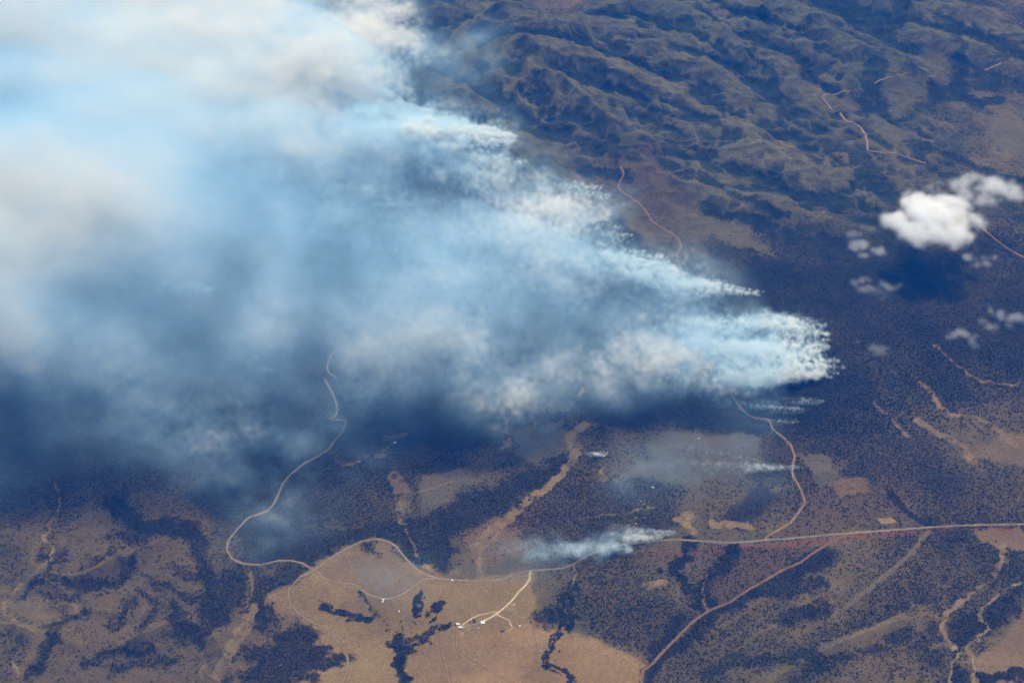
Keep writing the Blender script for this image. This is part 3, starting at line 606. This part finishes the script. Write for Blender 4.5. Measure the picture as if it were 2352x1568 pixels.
for u_, v_ in ((1465,1172),(1460.5,1188),(1445,1195),(1461.5,1201.5),(1443,1205),(1480,1188),(1472,1150),(1478,1156.5),(1488,1164)):
    heap(u_, v_, 8, 4, 'pale ash heap of the scattered group above the roadside plume', 'scattered ash heaps above the roadside plume')
print('buildings', round(time.time() - T0, 1))

# ------------------------------------------------------------------ smoke and cloud volumes
def fftnoise(shape, beta, scale=(1, 1, 1), seed=0, k0=.004):
    R = np.random.default_rng(seed); f = np.fft.rfftn(R.standard_normal(shape, dtype=np.float32))
    k = [np.fft.fftfreq(shape[0]) * scale[0], np.fft.fftfreq(shape[1]) * scale[1], np.fft.rfftfreq(shape[2]) * scale[2]]
    kk = np.sqrt(k[0][:, None, None] ** 2 + k[1][None, :, None] ** 2 + k[2][None, None, :] ** 2)
    f *= (kk + k0) ** (-beta / 2); f[0, 0, 0] = 0; r = np.fft.irfftn(f, shape).astype(np.float32); return (r - r.mean()) / r.std()
def folded(shape, beta, scale, seed, k0, push):
    """turbulence folded by a slower one, so that it draws out into streaks and curls"""
    f = fftnoise(shape, beta, scale, seed, k0); g = np.meshgrid(*[np.arange(v, dtype=np.int32) for v in shape], indexing='ij', sparse=True)
    ix = []
    for a in range(3): ix.append(((g[a] + (fftnoise(shape, 4.6, (1, 1, 1), seed * 7 + a + 1, .02) * push * (.8, .6, .4)[a]).astype(np.int32)) % shape[a]))
    return f[ix[0], ix[1], ix[2]]
def volume_object(name, lo, hi, dens, material, hull_mat, hull_thr, hull_size):
    """named object = closed outer skin of the smoke; its child 'density' = the volume, filled from the computed lattice"""
    nx, ny, nz = res = dens.shape; dens = dens * 1000.0; hull_thr *= 1000.0     # lattice in 1/km
    lm = bpy.data.meshes.new(name + '_lattice'); lm.vertices.add(nx * ny * nz)
    at = lm.attributes.new('density_value', 'FLOAT', 'POINT'); at.data.foreach_set('value', dens.astype(np.float32).ravel(order='F'))
    lo_ = bpy.data.objects.new(name + '_lattice', lm)
    def tree(skin):
        g = bpy.data.node_groups.new(name + '_nodes', 'GeometryNodeTree')
        g.interface.new_socket('Geometry', in_out='INPUT', socket_type='NodeSocketGeometry'); g.interface.new_socket('Geometry', in_out='OUTPUT', socket_type='NodeSocketGeometry')
        N_ = g.nodes; L = g.links
        N_.new('NodeGroupInput'); go = N_.new('NodeGroupOutput'); vc = N_.new('GeometryNodeVolumeCube')
        oi = N_.new('GeometryNodeObjectInfo'); oi.inputs['Object'].default_value = lo_
        vc.inputs['Min'].default_value = lo; vc.inputs['Max'].default_value = hi
        for i, a in enumerate('XYZ'): vc.inputs['Resolution ' + a].default_value = res[i]
        pos = N_.new('GeometryNodeInputPosition'); prev = pos.outputs[0]
        for opn, val in (('SUBTRACT', lo), ('DIVIDE', tuple((hi[i] - lo[i]) / (res[i] - 1) for i in range(3))), ('ADD', (.5, .5, .5)), ('FLOOR', None)):
            q = N_.new('ShaderNodeVectorMath'); q.operation = opn; L.new(prev, q.inputs[0]); prev = q.outputs[0]
            if val: q.inputs[1].default_value = val
        sep = N_.new('ShaderNodeSeparateXYZ'); L.new(prev, sep.inputs[0]); ints = []
        for i in range(3):
            f = N_.new('FunctionNodeFloatToInt'); L.new(sep.outputs[i], f.inputs[0]); ints.append(f.outputs[0])
        def im(op_, a, b_):
            q = N_.new('FunctionNodeIntegerMath'); q.operation = op_
            for k_, x_ in enumerate((a, b_)):
                if isinstance(x_, int): q.inputs[k_].default_value = x_
                else: L.new(x_, q.inputs[k_])
            return q.outputs[0]
        idx = im('ADD', ints[0], im('MULTIPLY', nx, im('ADD', ints[1], im('MULTIPLY', ny, ints[2]))))
        na = N_.new('GeometryNodeInputNamedAttribute'); na.data_type = 'FLOAT'; na.inputs[0].default_value = 'density_value'
        si = N_.new('GeometryNodeSampleIndex'); si.data_type = 'FLOAT'; si.domain = 'POINT'; si.clamp = True
        L.new(oi.outputs['Geometry'], si.inputs['Geometry']); L.new(na.outputs[0], si.inputs['Value']); L.new(idx, si.inputs['Index']); L.new(si.outputs[0], vc.inputs['Density'])
        if skin:
            vm = N_.new('GeometryNodeVolumeToMesh'); vm.resolution_mode = 'VOXEL_SIZE'; vm.inputs['Voxel Size'].default_value = hull_size; vm.inputs['Threshold'].default_value = hull_thr; vm.inputs['Adaptivity'].default_value = .2
            L.new(vc.outputs[0], vm.inputs[0]); L.new(vm.outputs[0], go.inputs[0])
        else:
            sm = N_.new('GeometryNodeSetMaterial'); sm.inputs['Material'].default_value = material; L.new(vc.outputs[0], sm.inputs[0]); L.new(sm.outputs[0], go.inputs[0])
        return g
    tmp = bpy.data.objects.new('tmp', bpy.data.meshes.new('tmp')); C.objects.link(tmp); tmp.modifiers.new('skin', 'NODES').node_group = tree(True)
    dg = bpy.context.evaluated_depsgraph_get(); hm_ = bpy.data.meshes.new_from_object(tmp.evaluated_get(dg)); bpy.data.objects.remove(tmp)
    hm_.name = name; hm_.materials.clear(); hm_.materials.append(hull_mat)
    ob = bpy.data.objects.new(name, hm_); C.objects.link(ob)
    vol = bpy.data.volumes.new('density'); vol.materials.append(material)
    vo = bpy.data.objects.new('density', vol); C.objects.link(vo); vo.parent = ob; vo.modifiers.new('density', 'NODES').node_group = tree(False)
    return ob
def vol_mat(name, thin, thick, d0, d1, aniso=0.0):
    """thin smoke scatters blue, dense young smoke is warm and pale"""
    m, n, l, o = new_mat(name); b = n.new('ShaderNodeVolumePrincipled'); b.inputs['Density'].default_value = .001; b.inputs['Anisotropy'].default_value = aniso; d0 *= 1000; d1 *= 1000
    if thin == thick: b.inputs['Color'].default_value = (*thin, 1)
    else:
        a = n.new('ShaderNodeAttribute'); a.attribute_name = 'density'
        mr = n.new('ShaderNodeMapRange'); mr.inputs[1].default_value = d0; mr.inputs[2].default_value = d1; l.new(a.outputs['Fac'], mr.inputs[0])
        mx = n.new('ShaderNodeMix'); mx.data_type = 'RGBA'; mx.inputs[6].default_value = (*thin, 1); mx.inputs[7].default_value = (*thick, 1); l.new(mr.outputs[0], mx.inputs[0]); l.new(mx.outputs[2], b.inputs['Color'])
    l.new(b.outputs[0], o.inputs['Volume']); return m
smoke_m = vol_mat('smoke_volume', (.50, .80, 1), (.975, .958, .925), .0006, .0034)
front_m = vol_mat('front_smoke_volume', (.66, .88, 1), (.975, .965, .935), .001, .022)
cloud_m = vol_mat('cloud_volume', (1, 1, 1), (1, 1, 1), 0, 1)
hull_m, n, l, o = new_mat('smoke_skin'); b = n.new('ShaderNodeVolumePrincipled'); b.inputs['Density'].default_value = 1e-9; l.new(b.outputs[0], o.inputs['Volume'])

# --- sharp edged plumes rising from the fire front
class Grid3:
    def __init__(s, lo, hi, vs):
        s.vs = vs; s.n = tuple(int(math.ceil((hi[i] - lo[i]) / vs)) + 1 for i in range(3)); s.lo = tuple(map(float, lo)); s.hi = tuple(s.lo[i] + vs * (s.n[i] - 1) for i in range(3)); s.d = np.zeros(s.n, np.float32)
    def puff(s, c, r, den, sq=.75):
        a = [max(int((c[i] - r - s.lo[i]) / s.vs), 0) for i in range(3)]; b = [min(int((c[i] + r - s.lo[i]) / s.vs) + 2, s.n[i]) for i in range(3)]
        if any(a[i] >= b[i] for i in range(3)): return
        g = [s.lo[i] + s.vs * np.arange(a[i], b[i]) - c[i] for i in range(3)]
        q = (g[0][:, None, None] ** 2 + g[1][None, :, None] ** 2 + (g[2][None, None, :] / sq) ** 2) / (r * r)
        k = np.clip(1 - q, 0, 1); v = s.d[a[0]:b[0], a[1]:b[1], a[2]:b[2]]; v += den * k * np.sqrt(k)
def plume(G, u, v, length, r0, r1, den, rise=.22, dirv=(-1, 0), steps=None, R=rng, wob=1.0, z0=15):
    # seen from the air the wind lays the plumes level: rise and southward drift go together
    dirv = (dirv[0], dirv[1] - 1.28 * rise * .85)
    (x, y), = toworld([(u, v)]); z = float(gsample(H, np.array([x]), np.array([y]))[0]) + z0
    a = math.atan2(dirv[1], dirv[0]) + R.normal() * .10; L = 0.0
    while L < length:
        t = L / length; r = r0 + (r1 - r0) * t ** 1.1
        G.puff((x + math.cos(a) * L + R.normal() * r * .5 * wob, y + math.sin(a) * L + R.normal() * r * .6 * wob, z + rise * L * (1 - .3 * t) + r * .5 + R.normal() * r * .35 * wob),
               r * R.uniform(.7, 1.4), den * R.uniform(.4, 1.6) * (r0 / r) ** .75 * (1 - .95 * t))
        L += r * R.uniform(.45, .9)
def finish(G, seed, beta=3.3, c=.55, a=.75):
    nn = tuple(max(v, 8) for v in G.n); f = folded(nn, beta, (1.15, 1.0, 1.0), seed, .03, 7)[:G.n[0], :G.n[1], :G.n[2]]
    G.d *= np.clip(c + a * f, 0, 3.2); G.d[G.d < 2e-5] = 0
    for ax in range(3):
        for e in (0, -1):
            sl = [slice(None)] * 3; sl[ax] = e; G.d[tuple(sl)] = 0
def edge_points(pts, n):
    P = np.array(pts, float); d = np.r_[0, np.cumsum(np.hypot(*np.diff(P, axis=0).T))]; t = np.sort(rng.uniform(0, d[-1], n)); return np.interp(t, d, P[:, 0]), np.interp(t, d, P[:, 1])
FR = Grid3((-2000, 8500, 0), (3400, 14500, 930), 17)
def front(pts, n, length, r0, r1, den, rise=.2, dirv=(-1, 0), jit=6):
    length *= .9; den *= 1.15; r0 *= .6; r1 *= .75; n = int(n * 1.3)
    for u_, v_ in zip(*edge_points(pts, n)):
        plume(FR, u_ + rng.normal() * jit, v_ + rng.normal() * jit * .7, length * rng.uniform(.5, 1.4), r0, r1 * rng.uniform(.7, 1.3), den * rng.uniform(.5, 1.5), rise, dirv)
# eastern lobe
front([(1775,752),(1830,755),(1880,755),(1905,780),(1905,800),(1870,815)], 30, 800, 24, 120, .022)
front([(1925,835),(1922,855),(1890,868),(1850,875),(1790,880)], 26, 900, 24, 130, .026)
front([(1650,765),(1700,765),(1760,760)], 10, 700, 30, 130, .012)
front([(1640,870),(1720,878),(1800,878)], 14, 900, 40, 150, .010)
front([(1700,800),(1800,810),(1860,830)], 22, 1000, 60, 190, .008)
front([(1890,800),(1880,830),(1895,850)], 22, 900, 45, 170, .011)
front([(1790,740),(1850,742),(1890,750)], 14, 600, 40, 120, .010)
# middle tongue
front([(1755,681),(1735,676),(1700,665)], 16, 900, 14, 80, .020, .16)
front([(1690,668),(1640,655),(1580,640),(1560,635)], 26, 800, 26, 110, .018)
front([(1525,600),(1545,625),(1580,640)], 16, 900, 40, 150, .022, .3)
# teeth of the north eastern front
for (a_, b_) in ((1402,455),(1375,440),(1340,430),(1400,505),(1425,528),(1445,545),(1478,578),(1462,560),(1380,490),(1410,515),(1350,455)):
    for q in range(3): plume(FR, a_ + rng.normal() * 5, b_ + rng.normal() * 4, rng.uniform(350, 900), 14, 80, rng.uniform(.012, .03), .15)
front([(1300,425),(1370,475),(1400,540),(1440,580)], 14, 800, 34, 130, .006)
front([(1100,380),(1230,390),(1320,420)], 16, 700, 40, 140, .008)
# northern tongues
front([(1172,305),(1178,322),(1172,345)], 26, 1500, 26, 150, .034, .22, (-1, -.03))
front([(985,262),(1050,300),(1120,315)], 22, 1100, 60, 200, .018, .28, (-1, .0))
front([(1160,425),(1120,405),(1060,385),(1010,375)], 20, 800, 26, 120, .018, .18, (-1, .28))
front([(920,250),(928,262),(905,285)], 20, 1000, 45, 210, .055, .55, (-1, .95))
front([(870,330),(950,345),(1050,350)], 14, 1200, 80, 250, .010, .3)
finish(FR, 31, 2.9, .45, 1.0)
FR.d *= sstep(-1950, -1300, FR.lo[0] + FR.vs * np.arange(FR.n[0]))[:, None, None].astype(np.float32)
print('front max', FR.d.max(), FR.n, round(time.time() - T0, 1))
fo = volume_object('smoke_front', FR.lo, FR.hi, FR.d, front_m, hull_m, 1.5e-3, 55)
fo['kind'] = 'stuff'; fo['label'] = 'billowing whitish smoke pouring from the ragged fire front'

# light-blocking depth of the front plumes, so that the bank behind only adds what is missing
g3 = [FR.lo[i] + FR.vs * np.arange(FR.n[i]) for i in range(3)]; A_FRONT = np.zeros((32, 48))
for ix in range(FR.n[0]):
    u3, v3 = proj(g3[0][ix], g3[1][:, None], g3[2][None, :]); dp3 = g3[1][:, None] * cP - (g3[2][None, :] - CAMH) * sP
    m3 = (u3 >= 0) & (u3 < 2352) & (v3 >= 0) & (v3 < 1568) & (FR.d[ix] > 0); np.add.at(A_FRONT, ((v3[m3] // 49).astype(int), (u3[m3] // 49).astype(int)), (FR.d[ix] * FR.vs ** 3 / (49 * dp3 / FPX) ** 2)[m3])
# --- the great smoke bank
SMOKE = [
         "888888999999988568620000000000000000000000000000",
         "888889999999988788652021000000000000000000000000",
         "778889999999878888653221000000000000000000000000",
         "778889999998888998332110000000000000000000000000",
         "777888888888888788712210000000000000000000000000",
         "778888888888887677535211000000000000000000000000",
         "788888888877778888888777100000000000000000000000",
         "888888888766667666656454220000000000000000000000",
         "888888887665565544432565442200000000000000000000",
         "788888777655554443431115665530000000000000000000",
         "777777776654554444455566666551000000000000000000",
         "777766666544554434445666666533100000000000000000",
         "776666555434443334456554466656765200000000000000",
         "765533344432443323455555435332235432000000000000",
         "664433333334554344555535434233344201200000000000",
         "654444332234543355565652323333456656661000000000",
         "554444433234432255555553222234666776552100000000",
         "333333332233222144432333434345556667886100000000",
         "222223332223332222322434433233210000000000000000",
         "112223332233332222211233322110000111200000000000",
         "111112233333332221110000110000111111000000000000",
         "111111222332222111000000000001110000000000000000",
         "110000012222222210000000000001211011100000000000",
         "000000000111121100000000000000000000000000000000",
         "000000000001121100000000000000000000000000000000",
         "000000000011210000000000000000000000000000000000",
         "000000000001100001111011111000000000000000000000",
         "000000000000000001110000000000000000000000000000",
         "110000000000000000000000000000000000000000000000",
         "210000000000000000000000000000000000000000000000",
         "321000000000000000000000000000000000000000000000",
         "321000000000000000000000000000000000000000000000"]
ODT = [0, .14, .42, .78, 1.2, 1.65, 2.15, 3.0, 4.2, 5.5]
fr = np.array([(950,-20),(1010,90),(1000,180),(1180,300),(1230,380),(1400,450),(1480,570),(1760,680),(1915,780),(1930,850),(1850,900),(1500,1000),(1000,1050),(600,1150),(400,1250),(200,1400)], float)
fx_, fy_ = U(fr[:, 0], fr[:, 1], 60.0); o_ = np.argsort(fy_); fx_, fy_ = fx_[o_], fy_[o_]
vs = 33.0; lo = (-7600., 6900., 0.); n3_ = (300, 320, 80); hi = tuple(lo[i] + vs * (n3_[i] - 1) for i in range(3))
xg = lo[0] + vs * np.arange(n3_[0]); yg = lo[1] + vs * np.arange(n3_[1]); zg = lo[2] + vs * np.arange(n3_[2])
X2, Y2 = np.meshgrid(xg, yg, indexing='ij')
dist = np.interp(Y2, fy_, fx_) - X2 + fbm(X2, Y2, 1500, 3, 201) * 250
dd = np.clip(dist, 0, None)
gz2 = gsample(H, X2, Y2)
zc = gz2 + 130 + .20 * dd ** .98 + fbm(X2, Y2, 1500, 4, 205) * (50 + .03 * dd); zc = np.minimum(zc, 1500)
ht = 110 + .12 * dd; ht = np.minimum(ht, 430)
su, sv_ = proj(X2, Y2, zc)
su += fbm(X2, Y2, 900, 5, 211, .6) * 40; sv_ += fbm(X2, Y2, 900, 5, 217, .6) * 30
OD = digits(SMOKE, ODT, su, sv_, 49, 49)
OD = np.where((su < -60) | (sv_ < -60), OD, OD)
fine = (sstep(.1, 1.3, OD) * np.clip(1.2 - dd / 5200, .38, 1)).astype(np.float32)[..., None]
nz_ = fftnoise(n3_, 4.0, (1.4, 1.0, 1.0), 5, .018) * .66
nz_ += folded(n3_, 2.75, (1.15, 1.0, 1.0), 6, .05, 13) * .98 * fine
Zr = (zg[None, None, :] - zc[..., None]) / ht[..., None]
prof = np.clip(1 - Zr ** 2, 0, 1)
prof /= (prof.sum(2, keepdims=True) * vs + 1)
amp = (np.clip(1.15 - .13 * OD, .5, 1.1) * np.clip(1.05 - dd / 6500, .30, 1) * (.75 + .25 * sstep(.2, 1.4, OD)))[..., None]
mod = np.exp(amp * nz_ - .5 * amp ** 2); mod = np.clip(mod - .12, 0, 6)
dens = (.62 * prof * mod).astype(np.float32) * OD[..., None]
dens[zg[None, None, :] < (gz2[..., None] + 15)] = 0
# bring the light-blocking depth back to the surveyed one where the turbulence shifted it
for it in range(2):
    u3, v3 = proj(X2[..., None], Y2[..., None], zg[None, None, :]); dp3 = Y2[..., None] * cP - (zg[None, None, :] - CAMH) * sP
    m3 = (u3 >= 0) & (u3 < 2352) & (v3 >= 0) & (v3 < 1568); A = np.zeros((32, 48))
    np.add.at(A, ((v3[m3] // 49).astype(int), (u3[m3] // 49).astype(int)), (dens * vs ** 3 / (49 * dp3 / FPX) ** 2)[m3])
    cc = np.clip((np.clip(np.array([[ODT[int(c)] for c in r] for r in SMOKE]) - A_FRONT, 0, 9) + .06) / (A + .06), .3, 1.9)
    for _ in range(2):
      cp = np.pad(cc, 1, mode='edge'); cc = (cp[1:-1, 1:-1] * 4 + cp[:-2, 1:-1] * 2 + cp[2:, 1:-1] * 2 + cp[1:-1, :-2] * 2 + cp[1:-1, 2:] * 2 + cp[:-2, :-2] + cp[2:, 2:] + cp[:-2, 2:] + cp[2:, :-2]) / 16
    Xc = np.clip(u3 / 49 - .5, 0, 46.99); Yc = np.clip(v3 / 49 - .5, 0, 30.99); xi = Xc.astype(np.int16); yi = Yc.astype(np.int16); Xc -= xi; Yc -= yi
    dens *= ((cc[yi, xi] * (1 - Xc) + cc[yi, xi + 1] * Xc) * (1 - Yc) + (cc[yi + 1, xi] * (1 - Xc) + cc[yi + 1, xi + 1] * Xc) * Yc).astype(np.float32)
del u3, v3, dp3, m3, Xc, Yc
ex = np.minimum(np.minimum(np.arange(n3_[0]), np.arange(n3_[0])[::-1])[:, None], np.minimum(np.arange(n3_[1]), np.arange(n3_[1])[::-1])[None, :]) / 8.
dens *= np.clip(ex, 0, 1)[..., None]
dens[dens < 1.5e-5] = 0
print('bank max', dens.max(), round(time.time() - T0, 1))
bank = volume_object('smoke_bank', lo, hi, dens, smoke_m, hull_m, 3.5e-4, 110)
bank['kind'] = 'stuff'; bank['label'] = 'vast pale blue bank of wildfire smoke drifting over the plain'
del dens, prof, mod, Zr, nz_

# --- separate small plumes
def small_plume(name, label, heads, length, r0, r1, den, rise=.12, dirv=(-1, .1), vs=14, n=5, group=None):
    P = toworld(heads); xs = [p[0] for p in P]; ys = [p[1] for p in P]
    m = length * 1.5 + r1 * 2
    r0 *= .65; r1 *= .6; den *= 1.7; vs = vs * .6
    G = Grid3((min(xs) - m, min(ys) - length * .35 - r1 * 2 - 80, 0), (max(xs) + 120, max(ys) + length * .5 + r1 * 2, rise * length * 1.6 + r1 * 2.5 + 120), vs)
    for u_, v_ in heads:
        for q in range(n): plume(G, u_ + rng.normal() * 2.5, v_ + rng.normal() * 2, length * rng.uniform(.5, 1.4), r0, r1, den * rng.uniform(.6, 1.4), rise, dirv)
    finish(G, int(heads[0][0]), 3.0, .75, .6)
    ob = volume_object(name, G.lo, G.hi, G.d, front_m, hull_m, 1.2e-3, vs * 2.2)
    ob['label'] = label; ob['category'] = 'smoke plume'
    if group: ob['group'] = group
small_plume('smoke_plume', 'small white smoke plume beside the sandy wash in dark woodland', [(1392,1049),(1382,1047)], 120, 8, 26, .03, .15)
small_plume('smoke_plume', 'long thin smoke plume starting where the dirt road bends', [(1834,1074),(1826,1080),(1800,1077)], 750, 9, 60, .009, .08, (-1, .05))
small_plume('smoke_plume', 'upper thin smoke plume just below the eastern smoke lobe', [(1893,925),(1880,930),(1862,928)], 420, 8, 36, .009, .1, (-1, .05))
small_plume('smoke_plume', 'bright streak of smoke above the dirt road junction of burnt ground', [(1852,945),(1848,950),(1835,942)], 650, 9, 40, .011, .1, (-1, .16))
small_plume('smoke_plume', 'faint short smoke wisp lying left of the dark tree belt', [(1832,972),(1820,972)], 300, 7, 24, .012, .06, (-1, .06))
small_plume('smoke_plume', 'white smoke plume blowing along the highway', [(1548,1226),(1540,1232),(1520,1238),(1500,1240)], 460, 11, 75, .012, .12, (-1, .02), 14, 5)
small_plume('smoke_plume', 'thin grey veil of smoke hanging over the highway bend', [(1440,1262),(1400,1262),(1330,1275)], 600, 60, 120, .0030, .06, (-1, -.05), 20, 4)
small_plume('smoke_plume', 'pale smoke puff low over the woodland west of the winding road', [(632,856),(618,852),(600,828)], 170, 26, 90, .0026, .1, (-1, .1))
small_plume('smoke_plume', 'faint cream smoke wisp high in the dark blue gap of the bank', [(480,672),(440,664),(410,668)], 260, 60, 150, .0016, .1, (-1, .1))

# --- fair weather clouds over the right side
def cloud(label, cu, cv, z, L, D, Hh, den, seed, vs=22, puffs=26, soft=.8, thr=.5):
    x, y = U(cu, cv, z); m = 1.35
    G = Grid3((x - L * m, y - D * m, z - Hh * m), (x + L * m, y + D * m, z + Hh * m * 1.3), vs); R = np.random.default_rng(seed)
    for q in range(puffs):
        a = R.uniform(0, 6.283); rr = math.sqrt(R.uniform(0, 1)) * .8; hz = R.uniform(-.3, .9) * (1 - rr)
        G.puff((x + math.cos(a) * rr * L, y + math.sin(a) * rr * D, z + hz * Hh), R.uniform(.3, .6) * math.sqrt(L * D) * (1.15 - .6 * rr), 1.0, max(.25, Hh / math.sqrt(L * D) * 1.1))
    G.d = np.clip(G.d, 0, 1.3)
    f = fftnoise(tuple(max(v, 8) for v in G.n), 3.9, (1, 1, 1.1), seed + 50, .03)[:G.n[0], :G.n[1], :G.n[2]]
    G.d = (np.clip((G.d * 1.15 + soft * .30 * f - thr), 0, 1) * np.clip(G.d * 5, 0, 1) * den).astype(np.float32); G.d[G.d < 1e-5] = 0
    for ax in range(3): G.d = (np.roll(G.d, 1, ax) + 2 * G.d + np.roll(G.d, -1, ax)) / 4
    for ax in range(3):
        for e in (0, -1):
            sl = [slice(None)] * 3; sl[ax] = e; G.d[tuple(sl)] = 0
    ob = volume_object('cloud', G.lo, G.hi, G.d, cloud_m, hull_m, den * .06, vs * 1.5); ob['label'] = label; ob['category'] = 'cloud'
CZ = 430
cloud('largest and brightest white puffy cloud', 2146, 505, CZ, 470, 480, 170, .017, 1, 16, 40, 1.9, .55)
cloud('second large white cloud touching the upper right of the biggest', 2268, 436, CZ, 400, 330, 110, .009, 2, 16, 30, 1.7, .48)
cloud('thin veil of cloud bridging the two large clouds', 2178, 446, CZ, 260, 260, 60, .006, 3, 15, 16, 1.6, .45)
cloud('small ragged cloud left of the biggest cloud', 1990, 568, CZ, 210, 200, 55, .009, 4, 14, 14, 2.2, .65)
cloud('small bright cloud just below right of the biggest cloud', 2252, 596, CZ, 170, 130, 55, .012, 5, 14, 12, 1.6, .55)
cloud('faint cloud wisp midway between the biggest cloud and smoke lobe', 2010, 660, CZ, 240, 170, 50, .008, 6, 14, 12, 2.1, .65)
cloud('pale slanting cloud near the right edge, upper of two', 2300, 735, CZ, 240, 190, 50, .009, 7, 14, 14, 2.0, .6)
cloud('pale slanting cloud near the right edge, lower and left of two', 2215, 782, CZ, 200, 170, 50, .009, 8, 14, 12, 2.0, .6)
cloud('faintest cloud wisp closest to the eastern smoke lobe', 1992, 800, CZ, 210, 120, 40, .005, 9, 14, 10, 2.0, .6)
cloud('thin cloud scrap above left of the biggest cloud', 1985, 535, CZ, 200, 120, 40, .004, 10, 14, 10, 2.2, .6)
print('volumes', round(time.time() - T0, 1))

# ------------------------------------------------------------------ haze: the blue air between
m, n, l, o = new_mat('haze_air'); b = n.new('ShaderNodeVolumePrincipled')
b.inputs['Density'].default_value = 1.42e-5; b.inputs['Color'].default_value = (.004, .235, 1, 1); b.inputs['Absorption Color'].default_value = (1, 1, 1, 1); b.inputs['Anisotropy'].default_value = 0
l.new(b.outputs[0], o.inputs['Volume'])
XH = 170000
vsx = [(x, y, z) for z in (-80, 8150) for x, y in ((-XH, -70000), (XH, -70000), (XH, 170000), (-XH, 170000))]
me = bpy.data.meshes.new('haze'); me.from_pydata(vsx, [], [(0, 3, 2, 1), (4, 5, 6, 7), (0, 1, 5, 4), (1, 2, 6, 5), (2, 3, 7, 6), (3, 0, 4, 7)]); me.materials.append(m)
hz = bpy.data.objects.new('haze', me); C.objects.link(hz); hz['kind'] = 'stuff'; hz['label'] = 'blue atmospheric haze over the whole land'
print('done', round(time.time() - T0, 1))
